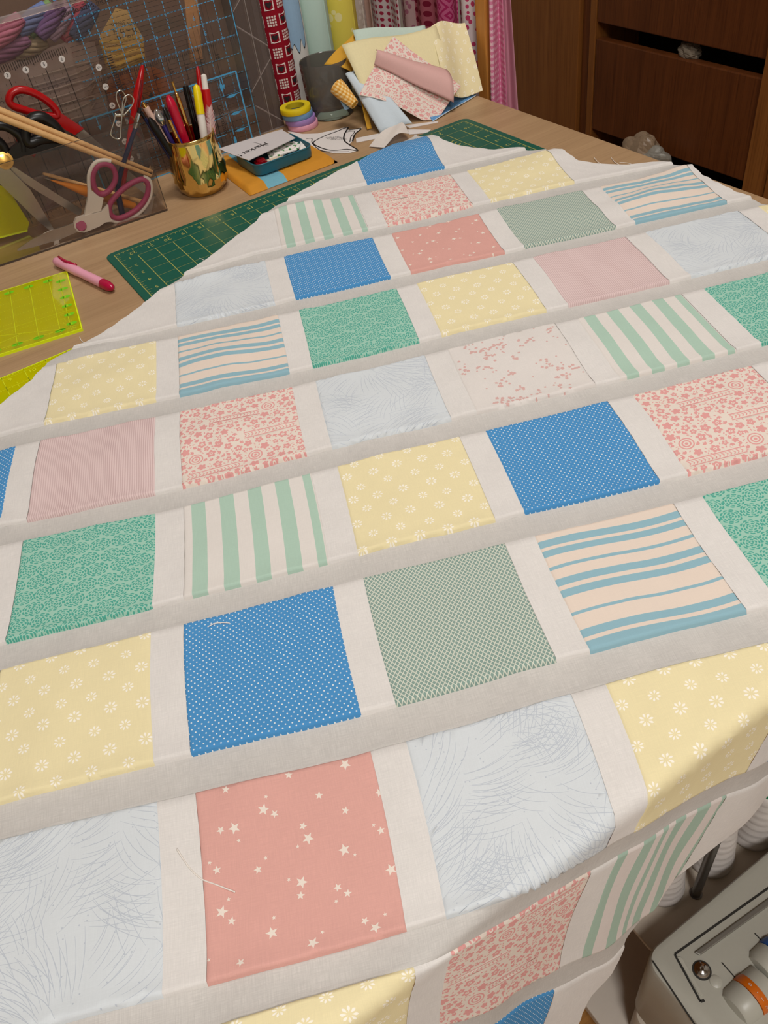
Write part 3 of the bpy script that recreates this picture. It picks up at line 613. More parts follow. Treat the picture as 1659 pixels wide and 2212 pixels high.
# ------------------------------------------------------------------ smoky acrylic tray and what stands in it
TO = Vector((4.3, 3.2, 0)); TEX = Vector((-.9965, .083, 0)); TEY = Vector((.083, .9965, 0)); SMOKE = clear('smoky_acrylic', (246, 243, 240), .012, .06, .35)
def TP(x, y, off):  # plane parallel to the tray front, off inches behind it
    return PLN(x, y, TO+TEY*off, TEY)
def tq(a, c, z): return TO+TEX*a+TEY*c+Vector((0, 0, z))
SEDGE = mat('smoky_acrylic_edge', (70, 58, 50), .25)
tray = thing('acrylic_tray', 'smoky clear acrylic desk tray holding scissors and sticks', 'tray', tuple(tq(6.7, 1.8, 0)))
def slab(a0, a1, c0, c1, z0, z1): return lambda b: b.prism([tq(a0, c0, z0), tq(a1, c0, z0), tq(a1, c1, z0), tq(a0, c1, z0)], (0, 0, z1-z0))
part(tray, 'front_panel', SMOKE, slab(0, 13.4, 0, .1, .1, 4.85)); part(tray, 'back_panel', SMOKE, slab(0, 13.4, 3.5, 3.6, .1, 5.6)); part(tray, 'base_panel', SMOKE, slab(0, 13.4, 0, 3.6, .02, .1))
part(tray, 'side_panel', SMOKE, slab(0, .1, .1, 3.5, .1, 4.85)); part(tray, 'side_panel', SMOKE, slab(13.3, 13.4, .1, 3.5, .1, 4.85))
part(tray, 'panel_edge', SEDGE, lambda b: (b.prism([tq(0, -.03, 0), tq(13.4, -.03, 0), tq(13.4, 0, 0), tq(0, 0, 0)], (0, 0, .1)), b.prism([tq(-.03, -.03, 0), tq(0, -.03, 0), tq(0, .03, 0), tq(-.03, .03, 0)], (0, 0, 4.85)), b.prism([tq(0, .0, 4.85), tq(13.4, .0, 4.85), tq(13.4, .05, 4.85), tq(0, .05, 4.85)], (0, 0, .015))))
STEEL = mat('brushed_steel', (176, 172, 166), .28, .9, var=.05); WHITEP = mat('white_plastic', (232, 226, 216), .4, var=.02); MAGP = mat('raspberry_rubber', (170, 58, 104), .5); REDP = mat('red_plastic', (170, 8, 14), .25); BLACKP = mat('black_plastic', (18, 17, 17), .35)
GOLD = mat('gold_metal', (214, 170, 92), .16, 1.0, var=.04); NAVY = mat('navy_lacquer', (22, 26, 66), .3)
def flatpoly(b, pts, off, th, m=0): b.prism([TP(*p, off) for p in pts], TEY*th, m)
# white scissors with raspberry finger rings, just behind the front panel
sc = thing('scissors', 'white scissors with raspberry pink finger rings in the acrylic tray', 'scissors', tuple(TP(*k1(690, 1990), .5)))
R1 = [k1(*p) for p in ((795, 1560), (800, 1470), (850, 1408), (925, 1405), (975, 1455), (985, 1530), (945, 1610), (885, 1655), (830, 1640))]
R2 = [k1(*p) for p in ((938, 1745), (1010, 1650), (1110, 1570), (1215, 1530), (1262, 1575), (1255, 1665), (1200, 1755), (1110, 1825), (1010, 1862), (945, 1830))]
part(sc, 'finger_ring', MAGP, lambda b: b.tube(arc([TP(*p, .48) for p in R1]), .15, 10, closed=True), smooth=True)
part(sc, 'finger_ring', MAGP, lambda b: b.tube(arc([TP(*p, .48) for p in R2]), .15, 10, closed=True), smooth=True)
W1 = [k1(*p) for p in ((770, 1650), (758, 1560), (766, 1470), (815, 1388), (890, 1368), (945, 1378))]; W2 = [k1(*p) for p in ((1225, 1508), (1282, 1545), (1288, 1660), (1235, 1770), (1140, 1852), (1030, 1892), (940, 1880))]
part(sc, 'handle_shell', WHITEP, lambda b: (b.tube(arc([TP(*p, .5) for p in W1], 4, False), .11, 10), flatpoly(b, [k1(*p) for p in ((752, 1600), (800, 1640), (842, 1675), (885, 1690), (862, 1800), (800, 1815), (720, 1845), (752, 1680))], .34, .22)), smooth=40)
part(sc, 'handle_shell', WHITEP, lambda b: (b.tube(arc([TP(*p, .5) for p in W2], 4, False), .1, 10), flatpoly(b, [k1(*p) for p in ((632, 1905), (650, 1865), (720, 1842), (868, 1808), (925, 1752), (935, 1845), (965, 1890), (900, 1898), (845, 1935), (720, 1985), (665, 1978), (636, 1945))], .28, .24)), smooth=40)
part(sc, 'pivot_cap', MAGP, lambda b: b.rod(TP(*k1(692, 1925), .20), TP(*k1(692, 1925), .3), [(0, .26), (1, .29)], 24), smooth=40)
part(sc, 'blade', STEEL, lambda b: flatpoly(b, [k1(*p) for p in ((640, 1905), (672, 1975), (520, 2040), (300, 2105), (150, 2142), (148, 2128), (270, 2045), (430, 1968))], .40, .09), smooth=30)
# scissors with red handle
s2 = thing('scissors', 'large scissors with one red handle loop leaning in the acrylic tray', 'scissors', tuple(TP(*k1(850, 1500), 2.6)))
RL = [k1(*p) for p in ((78, 860), (100, 795), (170, 765), (270, 785), (380, 845), (460, 915), (492, 985), (430, 990), (330, 975), (200, 935), (115, 905))]
part(s2, 'handle', REDP, lambda b: (b.tube(arc([TP(*p, 2.6) for p in RL]), .2, 10, closed=True), flatpoly(b, [k1(*p) for p in ((462, 955), (520, 968), (600, 1020), (715, 1098), (640, 1152), (560, 1110), (480, 1042))], 2.45, .3), b.tube([TP(*k1(*p), 2.7) for p in ((130, 1060), (150, 1150), (200, 1260), (300, 1310))], .2, 10)), smooth=40)
part(s2, 'blade', STEEL, lambda b: flatpoly(b, [k1(*p) for p in ((715, 1105), (648, 1152), (800, 1330), (1360, 1745), (1395, 1740), (1380, 1710), (1100, 1460))], 2.55, .1), smooth=30)
# black handled shears
s3 = thing('shears', 'heavy black handled dressmaking shears with brass screw in the acrylic tray', 'scissors', tuple(TP(*k1(250, 1900), 1.8)))
BL = [k1(*p) for p in ((215, 1170), (222, 1080), (270, 1020), (350, 1000), (430, 1045), (490, 1110), (520, 1180), (440, 1175), (330, 1190), (250, 1220))]
part(s3, 'handle', BLACKP, lambda b: (b.tube(arc([TP(*p, 1.7) for p in BL]), .3, 10, closed=True), flatpoly(b, [k1(*p) for p in ((210, 1180), (330, 1200), (500, 1150), (600, 1215), (560, 1250), (400, 1300), (200, 1330), (60, 1420), (0, 1430), (60, 1300))], 1.55, .35), b.tube(arc([TP(*k1(*p), 1.75) for p in ((-120, 1120), (0, 1070), (110, 1110), (180, 1180), (200, 1290))], 4, False), .24, 10), b.tube(arc([TP(*k1(*p), 1.75) for p in ((-120, 1180), (-20, 1200), (40, 1270), (60, 1370))], 4, False), .24, 10)), smooth=40)
part(s3, 'brass_screw', GOLD, lambda b: b.rod(TP(*k1(40, 1370), 1.35), TP(*k1(40, 1370), 1.6), [(0, .12), (.1, .3), (.3, .28), (.35, .43), (1, .45)], 24), smooth=40)
part(s3, 'blade', STEEL, lambda b: flatpoly(b, [k1(*p) for p in ((0, 1430), (60, 1420), (260, 1620), (460, 1955), (430, 1972), (330, 1890), (0, 1570))], 1.5, .1), smooth=30)
part(s3, 'blade', STEEL, lambda b: flatpoly(b, [k1(*p) for p in ((0, 1415), (130, 1430), (700, 1790), (690, 1830), (660, 1835), (330, 1640))], 1.72, .1), smooth=30)
# sticks
for i, (p, q, off, lab) in enumerate((((-40, 925), (1300, 1465), 1.0, 'upper of two pale bamboo chopsticks slanting across the acrylic tray'), ((-40, 985), (1290, 1500), .75, 'lower of two pale bamboo chopsticks slanting across the acrylic tray'), ((375, 1482), (1330, 1755), 2.2, 'thin bamboo stick low in the acrylic tray under the scissors'))):
    P0, P1 = TP(*k1(*p), off), TP(*k1(*q), off); t = thing('chopstick', lab, 'chopstick', tuple(P1), 'bamboo sticks in the tray')
    part(t, 'stick', CHOP, lambda b: b.rod(P0, P1, [(0, .17), (.45, .155), (.98, .10), (1, .07)] if i < 2 else [(0, .07), (.04, .10), (1, .13)], 12), smooth=40)
    part(t, 'grip_end', mat('bamboo_end', (190, 142, 88), .6), lambda b: b.rod(P0-(P1-P0).normalized()*.06, P0, [(0, .13 if i < 2 else .05), (1, .172 if i < 2 else .072)], 12), smooth=40)
P0, P1 = TP(*k1(430, 1535), 1.5), TP(*k1(1150, 1760), 1.5)
t = thing('seam_ripper', 'orange handled seam ripper lying low in the acrylic tray', 'seam ripper', tuple(P1)); part(t, 'handle', mat('orange_plastic', (222, 132, 20), .35), lambda b: b.rod(P0, P1, [(0, .03), (.15, .12), (.4, .3), (.7, .27), (1, .2)], 14), smooth=40); part(t, 'tip', STEEL, lambda b: b.rod(P0-(P1-P0)*.07, P0, [(0, .02), (1, .035)], 8), smooth=40)
# paint brush, red pen
pts = arc([TP(*k1(*p), .9) for p in ((1160, 1085), (1095, 1270), (1035, 1450), (1005, 1600), (1020, 1720), (1050, 1850))], 4, False); t = thing('paint_brush', 'bent navy paint brush handle with silver ferrule in the acrylic tray', 'brush', tuple(pts[-1]))
part(t, 'handle', NAVY, lambda b: b.tube(pts, lambda k: .11+.07*k, 10), smooth=True); part(t, 'ferrule', mat('chrome', (215, 215, 215), .12, 1.0), lambda b: b.rod(TP(*k1(1185, 965), .9), TP(*k1(1150, 1095), .9), [(0, .12), (.3, .14), (1, .12)], 12), smooth=40); part(t, 'bristles', BLACKP, lambda b: b.rod(TP(*k1(1193, 920), .9), TP(*k1(1185, 968), .9), [(0, .09), (1, .11)], 10), smooth=40)
P0, P1 = TP(*k1(1218, 555), 1.9), TP(*k1(1035, 1640), 1.6); t = thing('red_pen', 'tall dark red pen standing in the acrylic tray behind the brush', 'pen', tuple(P1)); part(t, 'barrel', REDP, lambda b: b.rod(P0, P1, [(0, .05), (.02, .12), (.2, .24), (.5, .2), (.95, .15), (1, .05)], 14), smooth=40); part(t, 'clip', mat('dark_red_plastic', (110, 6, 10), .3), lambda b: b.rod(P0.lerp(P1, .1)-TEY*.25, P0.lerp(P1, .32)-TEY*.27, [(0, .05), (1, .05)], 8), smooth=40)
# neon ruler standing in the tray, seen through the front
t = thing('neon_template', 'neon yellow green template standing inside the acrylic tray', 'ruler', tuple(TP(*k1(120, 1950), 2.9)))
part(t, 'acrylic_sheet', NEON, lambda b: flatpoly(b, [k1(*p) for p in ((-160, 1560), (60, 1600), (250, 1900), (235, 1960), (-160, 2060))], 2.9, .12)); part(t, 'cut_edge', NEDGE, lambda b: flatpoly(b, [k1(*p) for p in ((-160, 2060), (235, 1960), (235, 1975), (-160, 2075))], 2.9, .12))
# wire clip on the tray rim
WIRE = mat('clip_wire', (205, 200, 188), .25, .95)
t = thing('wire_clip', 'silver bent wire clip hooked on the rim of the acrylic tray', 'clip', tuple(TP(*k1(1000, 1190), -.06)))
def wl(pts, off): return arc([TP(*k1(*p), off) for p in pts], 4, False)
part(t, 'wire_loop', WIRE, lambda b: b.tube(wl(((1040, 1000), (1060, 900), (1075, 835), (1040, 775), (1000, 785), (992, 840), (1020, 920), (1040, 970), (1045, 1010)), .3), .035, 8), smooth=True)
part(t, 'wire_loop', WIRE, lambda b: b.tube(wl(((1050, 990), (1120, 910), (1140, 850), (1110, 810), (1065, 825), (1045, 880), (1038, 1000), (1030, 1100), (1020, 1185), (945, 1150), (975, 1030), (985, 965)), -.08), .035, 8), smooth=True)
part(t, 'spring_coil', WIRE, lambda b: b.tube([TP(*k1(985+7*k/4, 985+14*math.sin(k*1.57)), .1+.14*math.cos(k*1.57)) for k in range(44)], .03, 6), smooth=True)

# ------------------------------------------------------------------ gold cup with pens
CC = Vector((7.08, 4.2, 0)); cup = thing('pen_cup', 'shiny gold faceted cup full of pens', 'cup', tuple(CC))
GOLDM = mat('polished_gold', (236, 206, 128), .07, 1.0, var=.02)
def cupgeo(b):
    prof = [(1.0, 0, 0), (1.2, .06, .05), (1.42, .3, .18), (1.58, .6, .26), (1.63, .9, .26), (1.61, 1.25, .22), (1.54, 1.9, .10), (1.48, 2.5, 0.03), (1.44, 2.95, 0), (1.43, 3.13, 0)]
    seg = 40; rr = []
    for i, (r, z, f) in enumerate(prof):
        rr.append([CC+Vector(((r-f*.55*(1-abs(((k+(i % 2)*2) % 4)/2-1)))*math.cos(2*math.pi*k/seg), (r-f*.55*(1-abs(((k+(i % 2)*2) % 4)/2-1)))*math.sin(2*math.pi*k/seg), z)) for k in range(seg)])
    rr += [[CC+Vector((r*math.cos(2*math.pi*k/seg), r*math.sin(2*math.pi*k/seg), z)) for k in range(seg)] for r, z in ((1.41, 3.17), (1.36, 3.15), (1.34, 2.95), (1.3, .3), (.1, .2))]
    b.rings(rr, 0, True)
part(cup, 'cup_body', GOLDM, cupgeo, smooth=25)
part(cup, 'rim', GOLDM, lambda b: b.tube([CC+Vector((1.395*math.cos(a), 1.395*math.sin(a), 3.15)) for a in np.linspace(0, 2*math.pi, 41)[:-1]], .05, 8, closed=True), smooth=True)
DIRH = Vector((.28, .96, 0)); ACR = Vector((.96, -.28, 0))
def inpen(name, label, cat, top, foot, parts_, off=0.0):
    """pen from a foot inside the cup to a sighted tip; parts_ = [(name, mat, t0, t1, profile)]"""
    F = CC+ACR*foot[0]+DIRH*foot[1]+Vector((0, 0, .35)); Tp = AY(*top, CC.y+off); t = thing(name, label, cat, tuple(F), 'pens in the gold cup')
    for nm, mm, a, c, pr in parts_: part(t, nm, mm, lambda b: b.rod(F.lerp(Tp, a), F.lerp(Tp, c), pr, 14), smooth=40)
    return t
YELP = mat('yellow_plastic', (236, 208, 0), .35); BLKG = mat('gloss_black', (14, 13, 13), .12); BLUEP = mat('blue_plastic', (34, 44, 140), .3); PEARL = mat('pale_pink_pearl', (226, 188, 170), .3); GREYP = clear('clear_grey_grip', (186, 178, 176), .45)
inpen('highlighter', 'white and yellow marker pen at the front of the gold cup', 'pen', k2(1080, 405), (.45, -.75), [('barrel', WHITEP, 0, .72, [(0, .12), (.05, .22), (1, .22)]), ('cap', YELP, .72, 1.0, [(0, .235), (.7, .23), (.93, .17), (1, .06)])], .1)
inpen('red_marker', 'dark red pen with pointed cap at the back of the gold cup', 'pen', k2(1092, 248), (.65, .55), [('barrel', REDP, 0, .8, [(0, .1), (.05, .2), (1, .21)]), ('cap', REDP, .8, 1, [(0, .2), (.1, .16), (.8, .12), (1, .05)])], 1.0)
inpen('red_fabric_pen', 'flat red pen with orange disc logo in the gold cup', 'pen', k2(1143, 315), (.95, .2), [('barrel', mat('red_enamel', (186, 16, 20), .3), 0, .86, [(0, .1), (.05, .23), (1, .25)]), ('cap', WHITEP, .86, 1, [(0, .18), (.9, .16), (1, .05)])], .8)
inpen('gold_pen', 'slim shiny gold ballpoint pen in the gold cup', 'pen', k2(876, 378), (.2, .3), [('barrel', GOLD, 0, .85, [(0, .05), (.08, .14), (1, .14)]), ('plunger', GOLD, .85, 1, [(0, .1), (.25, .1), (.3, .06), (.9, .06), (.92, .085), (1, .08)])], .3)
inpen('black_pen', 'glossy black pen in the middle of the gold cup', 'pen', k2(990, 418), (.42, .75), [('barrel', BLKG, 0, .95, [(0, .1), (.05, .18), (1, .19)]), ('cap', BLKG, .95, 1, [(0, .19), (1, .16)])], 1.0)
inpen('pink_pen', 'magenta pen with clear grey grip in the gold cup', 'pen', k2(840, 500), (-.05, -.3), [('barrel', mat('magenta_red_plastic', (190, 10, 50), .3), 0, .9, [(0, .1), (.06, .22), (1, .27)]), ('cap', mat('magenta_red_plastic', (190, 10, 50), .3), .9, 1, [(0, .27), (.6, .22), (1, .1)])], .0)
inpen('jewelled_pen', 'black pen with sparkling crystal ball top in the gold cup', 'pen', k2(745, 640), (-.45, -.2), [('barrel', mat('violet_lacquer', (58, 44, 120), .25), 0, .92, [(0, .08), (1, .12)]), ('crystal_top', mat('crystal_silver', (205, 205, 205), .1, .9), .84, 1.03, [(0, .15), (.25, .28), (.5, .34), (.75, .28), (1, .1)])], .1)
inpen('makeup_brush', 'small brush with black bristles and gold ferrule in the gold cup', 'brush', k2(803, 600), (-.25, -.65), [('handle', GOLD, 0, .86, [(0, .05), (1, .11)]), ('bristles', BLACKP, .86, 1, [(0, .09), (.5, .14), (.85, .13), (1, .06)])], -.2)
inpen('rose_pen', 'pale pink pen with gold tip leaning left in the gold cup', 'pen', k2(625, 555), (-.65, .1), [('barrel', PEARL, 0, .95, [(0, .06), (.1, .15), (1, .17)]), ('tip', GOLD, .95, 1, [(0, .15), (1, .05)])], .1)
inpen('blue_pen', 'dark blue pen leaning left in the gold cup', 'pen', k2(860, 690), (-.1, -.55), [('barrel', BLUEP, 0, .95, [(0, .06), (.1, .13), (1, .13)]), ('cap', BLUEP, .95, 1, [(0, .13), (1, .07)])], .1)
inpen('indigo_pen', 'short indigo pen with rounded top at the left of the gold cup', 'pen', k2(790, 720), (-.75, .35), [('barrel', mat('indigo_plastic', (40, 34, 90), .3), 0, .94, [(0, .06), (.1, .14), (1, .15)]), ('cap', BLKG, .94, 1, [(0, .14), (1, .06)])], .2)
inpen('comb', 'thick black comb handle leaning out at the left of the gold cup', 'comb', k2(680, 690), (-.6, -.45), [('handle', BLACKP, 0, .85, [(0, .08), (.6, .14), (1, .2)]), ('head', BLACKP, .85, 1, [(0, .22), (.6, .2), (1, .09)])], -.4)
inpen('navy_pencil', 'navy pencil leaning far left out of the gold cup', 'pencil', k2(610, 640), (-.85, -.1), [('shaft', NAVY, 0, .93, [(0, .08), (1, .1)]), ('eraser', BLKG, .93, 1, [(0, .1), (1, .08)])], -.2)
# feather
F0 = CC+ACR*.8-DIRH*.35+Vector((0, 0, 1.2)); F1 = AY(*k2(1195, 600), CC.y-.2); fe = thing('feather', 'fluffy pale pink feather standing in the gold cup', 'feather', tuple(F0), 'pens in the gold cup')
part(fe, 'quill', mat('quill_cream', (226, 206, 190), .6), lambda b: b.tube([F0.lerp(F1, k) for k in np.linspace(0, 1, 8)], lambda k: .035*(1-k)+.01, 6), smooth=True)
def barbs(b):
    rs = random.Random(3); up = (F1-F0).normalized()
    for i in range(150):
        k = .28+.72*i/150; o = F0.lerp(F1, k); sgn = 1 if i % 2 else -1; L = (.34*math.sin(math.pi*min(1, (k-.2)*1.15))+.12)*rs.uniform(.75, 1.15)
        d = (ACR*sgn*.8+up*.75+DIRH*rs.uniform(-.35, .35)).normalized(); P = [o, o+d*L*.5, o+d*L+up*L*.3]; w = Vector((0, 0, .022)); b.add([P[0]-w, P[0]+w, P[1]+w, P[2], P[1]-w], [(0, 1, 2, 3, 4)])
part(fe, 'vane', mat('feather_pink', (222, 190, 188), .9), barbs)['kind'] = 'stuff'

# ------------------------------------------------------------------ frosted storage box with embroidery threads, rulers leaning on it
BX0, BX1, BY0, BY1, BZ = -9.5, 15.1, 9.2, 19.0, 9.9
FROST = clear('frosted_box_plastic', (226, 216, 214), .30, .25, .6)
def ridged(name, tint, alpha):
    """box wall with a faint embossed star-line pattern"""
    t = NT(name); t.n.remove(t.b); o = t.obj(); x, y, z = t.xyz(o); p = 2.6*IN
    def tri(a): return t.M('ABSOLUTE', t.M('SUBTRACT', t.M('FRACT', t.M('DIVIDE', a, p)), .5))
    u = t.M('ADD', x, y); a = tri(u); b2 = tri(t.M('MULTIPLY_ADD', z, .58, t.M('MULTIPLY', u, .5))); c = tri(t.M('MULTIPLY_ADD', z, -.58, t.M('MULTIPLY', u, .5)))
    l = t.M('LESS_THAN', t.M('MINIMUM', a, t.M('MINIMUM', b2, c)), .009)
    tr = t.n.new('ShaderNodeBsdfTransparent'); t.put(tr.inputs[0], t.mix(l, lin(tint), lin((250, 246, 244)))); df = t.n.new('ShaderNodeBsdfDiffuse'); t.put(df.inputs[0], t.mix(l, lin((120, 106, 100)), lin((178, 166, 160)))); gl = t.n.new('ShaderNodeBsdfGlossy'); gl.inputs['Roughness'].default_value = .2
    m1 = t.n.new('ShaderNodeMixShader'); t.put(m1.inputs[0], t.M('MULTIPLY_ADD', l, .12, alpha)); t.l.new(tr.outputs[0], m1.inputs[1]); t.l.new(df.outputs[0], m1.inputs[2])
    fr = t.n.new('ShaderNodeFresnel'); fr.inputs[0].default_value = 1.35; m2 = t.n.new('ShaderNodeMixShader'); t.put(m2.inputs[0], t.M('MULTIPLY', fr.outputs[0], .6)); t.l.new(m1.outputs[0], m2.inputs[1]); t.l.new(gl.outputs[0], m2.inputs[2]); t.l.new(m2.outputs[0], t.out.inputs[0]); return t.m
RIDGE = ridged('embossed_box_plastic', (236, 228, 224), .16); RIDGE2 = ridged('embossed_box_side', (226, 218, 214), .42)
bx = thing('storage_box', 'large clear plastic storage box with embossed lines behind the rulers', 'box', ((BX0+BX1)/2, (BY0+BY1)/2, 0))
part(bx, 'front_wall', clear('clear_box_front', (242, 236, 232), .02, .1, .35), lambda b: b.box(BX0, 13.35, BY0, BY0+.08, .1, BZ)); part(bx, 'front_wall', RIDGE2, lambda b: b.box(13.35, BX1, BY0, BY0+.08, .1, BZ))
BY1 = 15.2
part(bx, 'back_wall', mat('box_back_tan', (118, 94, 78), .6), lambda b: b.box(BX0, BX1, BY1-.08, BY1, .1, BZ)); part(bx, 'side_wall', RIDGE2, lambda b: b.box(BX0, BX0+.08, BY0+.08, BY1-.08, .1, BZ)); part(bx, 'side_wall', RIDGE2, lambda b: b.box(BX1-.08, BX1, BY0+.08, BY1-.08, .1, BZ)); part(bx, 'bottom', FROST, lambda b: b.box(BX0, BX1, BY0, BY1, .02, .1))
part(bx, 'rim', FROST, lambda b: (b.box(BX0-.12, BX1+.12, BY0-.14, BY0, BZ-.3, BZ), b.box(BX1, BX1+.12, BY0, BY1, BZ-.3, BZ)), bevel=.05)
part(bx, 'corner_post', FROST, lambda b: b.lathe((BX1-.3, BY0+.3, 0), [(.28, .1), (.28, BZ)], 16), smooth=40)
# skeins of embroidery thread inside the box
def skein(label, a, c, col, w=.42, y=10.3, tw=2.2):
    P0, P1 = AY(*a, y), AY(*c, y); t = thing('thread_skein', label, 'thread', tuple((P0+P1)/2-Vector((0, 0, .3))), 'embroidery skeins in the box'); d = (P1-P0).normalized(); x = Vector((0, 1, 0)); z = d.cross(x)
    m = mat('skein_'+'_'.join(str(k) for k in col), col, .7, var=.25, vs=900)
    def g(b):
        for k in range(9):
            ph = 2*math.pi*k/9; b.tube([P0.lerp(P1, s)+(x*math.cos(ph+s*tw)+z*math.sin(ph+s*tw))*w*(.45+.35*math.sin(math.pi*s)) for s in np.linspace(0, 1, 13)], .15*w/.42, 6)
    part(t, 'threads', m, g, smooth=True)
    part(t, 'paper_band', mat('skein_band_grey', (70, 62, 60), .6), lambda b: b.rod(P0.lerp(P1, .12), P0.lerp(P1, .2), [(0, w*.86), (1, w*.86)], 14), smooth=40); return t
for i, (a, c, col, nm) in enumerate((((-10, 95), (45, 38), (196, 120, 150), 'rose pink'), ((40, 70), (100, 15), (110, 128, 178), 'soft blue'), ((62, 72), (112, 10), (120, 150, 92), 'moss green'), ((85, 78), (132, 12), (122, 92, 150), 'violet'), ((108, 82), (150, 10), (180, 160, 190), 'pale lilac'), ((135, 85), (182, 8), (176, 72, 96), 'raspberry'), ((160, 82), (205, 12), (76, 92, 138), 'denim blue'), ((-20, 128), (60, 84), (142, 96, 132), 'mauve'), ((30, 122), (98, 88), (152, 140, 110), 'khaki'))):
    skein(nm+' embroidery thread skein lying inside the storage box', a, c, col, .42, 10.25+.22*(i % 3))
t = thing('thread_skein', 'large yellow thread skein with paper label inside the storage box', 'thread', tuple(AY(265, 160, 10.2)), 'embroidery skeins in the box')
def yskein(b):
    for k in range(12):
        x0 = k*8; b.tube(arc([AY(*p, 10.1+.12*(k % 3)) for p in ((215+k*1.5, 92+k*4.2), (250, 90+k*5.6), (290, 80+k*5), (308+k*.4, 88+k*3.5))], 4, False), .15, 6)
part(t, 'threads', mat('skein_yellow', (240, 206, 96), .7, var=.25, vs=900), yskein, smooth=True)
part(t, 'paper_label', mat('yellow_paper', (234, 208, 132), .8), lambda b: b.prism([AY(*p, 10.0) for p in ((214, 80), (250, 18), (275, 22), (310, 82), (300, 92), (230, 100))], (0, .06, 0)))
part(t, 'label_print', BLACKP, lambda b: [put_text(b, s, .3, AY(270, 52+14*i, 9.97), (-1, 0, .18), (.18, 0, -1)) for i, s in enumerate(('100% cotton', '25 m 27 yd', 'col. 745'))])
t = thing('thread_winder', 'orange brown cardboard thread winder inside the storage box', 'card', tuple(AY(300, 215, 10.6))); part(t, 'card', mat('orange_card', (186, 112, 40), .7), lambda b: b.prism(arc([AY(*p, 10.6) for p in ((238, 160), (300, 145), (345, 150), (368, 185), (362, 230), (300, 255), (240, 240))], 3), (0, .1, 0)), smooth=40); part(t, 'hole', BLACKP, lambda b: b.rod(AY(325, 205, 10.58), AY(325, 205, 10.62), [(0, .14), (1, .14)], 14))
P0, P1 = AY(408, -60, 10.8), AY(425, 128, 10.8); t = thing('wooden_stick', 'pale wooden craft stick standing inside the storage box', 'stick', tuple(P1)); part(t, 'stick', CHOP, lambda b: b.prism([P0+Vector((-.42, 0, 0)), P0+Vector((.42, 0, 0)), P1+Vector((.42, 0, 0)), P1+Vector((-.42, 0, 0))], (0, .12, 0)), bevel=.05); part(t, 'worn_end', mat('bamboo_end', (190, 142, 88), .6), lambda b: b.box(P1.x-.4, P1.x+.4, P1.y, P1.y+.12, P1.z-.12, P1.z))
t = thing('thread_bag', 'crumpled clear bag of white bobbins inside the storage box', 'bag', tuple(AY(150, 250, 10.6)))
def bagfold(b):
    for k in range(7):
        y = 118+k*19; b.tube(arc([AY(*p, 10.2+.1*(k % 2)) for p in ((60, y+52), (120, y+36), (165, y+22), (205, y+(4 if k % 2 else 14)), (196, y+24))], 4, False), .05, 6)
part(t, 'fold', clear('bag_film', (232, 226, 220), .55, .2), bagfold, smooth=True)
part(t, 'film', clear('bag_film_thin', (236, 226, 222), .5, .2), lambda b: b.prism([AY(*p, 10.5) for p in ((-40, 150), (140, 92), (205, 90), (235, 240), (60, 300), (-40, 320))], (0, .05, 0)))

# rulers: clear sheets standing against the box, printed lines as thin ribbons
CLEARR = clear('clear_ruler_acrylic', (251, 249, 247), .006, .05, .35); BINK = mat('black_print', (26, 22, 20), .6); CINK = mat('sky_blue_print', (74, 160, 206), .5)
def stand_ruler(name, label, x0, x1, z1, y, inks, draw, z0=.02, lean=.03):
    t = thing(name, label, 'ruler', ((x0+x1)/2, y, 0)); ex = Vector((1, 0, 0)); ez = Vector((0, lean, 1)).normalized(); o = Vector((x0, y, z0)); q = lambda a, c: o+ex*a+ez*c-Vector((0, .004, 0))
    part(t, 'acrylic_sheet', CLEARR, lambda b: b.prism([o, o+ex*(x1-x0), o+ex*(x1-x0)+ez*(z1-z0), o+ez*(z1-z0)], (0, .1, 0)))
    part(t, 'printed_scale', inks, lambda b: draw(b, q, x1-x0, z1-z0, ex, ez)); return t
NY = (0, -1, 0)
def dash(b, p, q, w, n, m=0, d=.16, g=.09):
    p = Vector(p); q = Vector(q); L = (q-p).length; u = (q-p)/L; s = 0
    while s < L: line(b, p+u*s, p+u*min(L, s+d), w, n, m); s += d+g
def d_blueframe(b, q, W, H, ex, ez):
    for p0, p1 in (((0, 0), (W, 0)), ((W, 0), (W, H)), ((W, H), (0, H)), ((0, H), (0, 0))): line(b, q(*p0), q(*p1), .09, NY, 1)
    for i in range(1, int(W)):
        line(b, q(i, H-.02), q(i, H-.5), .05, NY, 1); b.add([q(i-.1, H-.5), q(i+.1, H-.5), q(i, H-.75)], [(0, 1, 2)], 1)
    X = W-2.35
    for zz in (1, 2, 3): line(b, q(X, zz), q(X+.75, zz), .045, NY, 1); line(b, q(X+1.35, zz), q(W-.1, zz+.05), .045, NY, 1); b.add([q(X+1.7+.28*math.cos(a), zz+.09*math.sin(a)) for a in np.linspace(0, 5.8, 10)], [tuple(range(10))], 1)
    for xx in (X+.05, X+1.2):
        dash(b, q(xx, .1), q(xx, H-.1), .045, NY, 1, .5, .25)
        for zz in (.5, H-.6): b.add([q(xx+.1*math.cos(a), zz+.25*math.sin(a)) for a in np.linspace(0, 5.8, 10)], [tuple(range(10))], 1)
    for zz in np.arange(.4, H, .4): dash(b, q(W-2.3, zz), q(W-.1, zz), .012, NY, 0)
    for i in range(1, int(W)-2): dash(b, q(i, .1), q(i, H-.8), .012, NY, 0)
    put_text(b, 'LeSummit', .42, q(X+.75, H*.45), ez*-1, ex); 
    for k in range(3): put_text(b, 'quilting ruler', .15, q(X+.35-.16*k, H*.45), ez*-1, ex)
stand_ruler('framed_ruler', 'clear ruler with bright blue printed frame standing behind the gold cup', 2.35, 12.35, 4.25, 8.35, [BINK, CINK], d_blueframe)
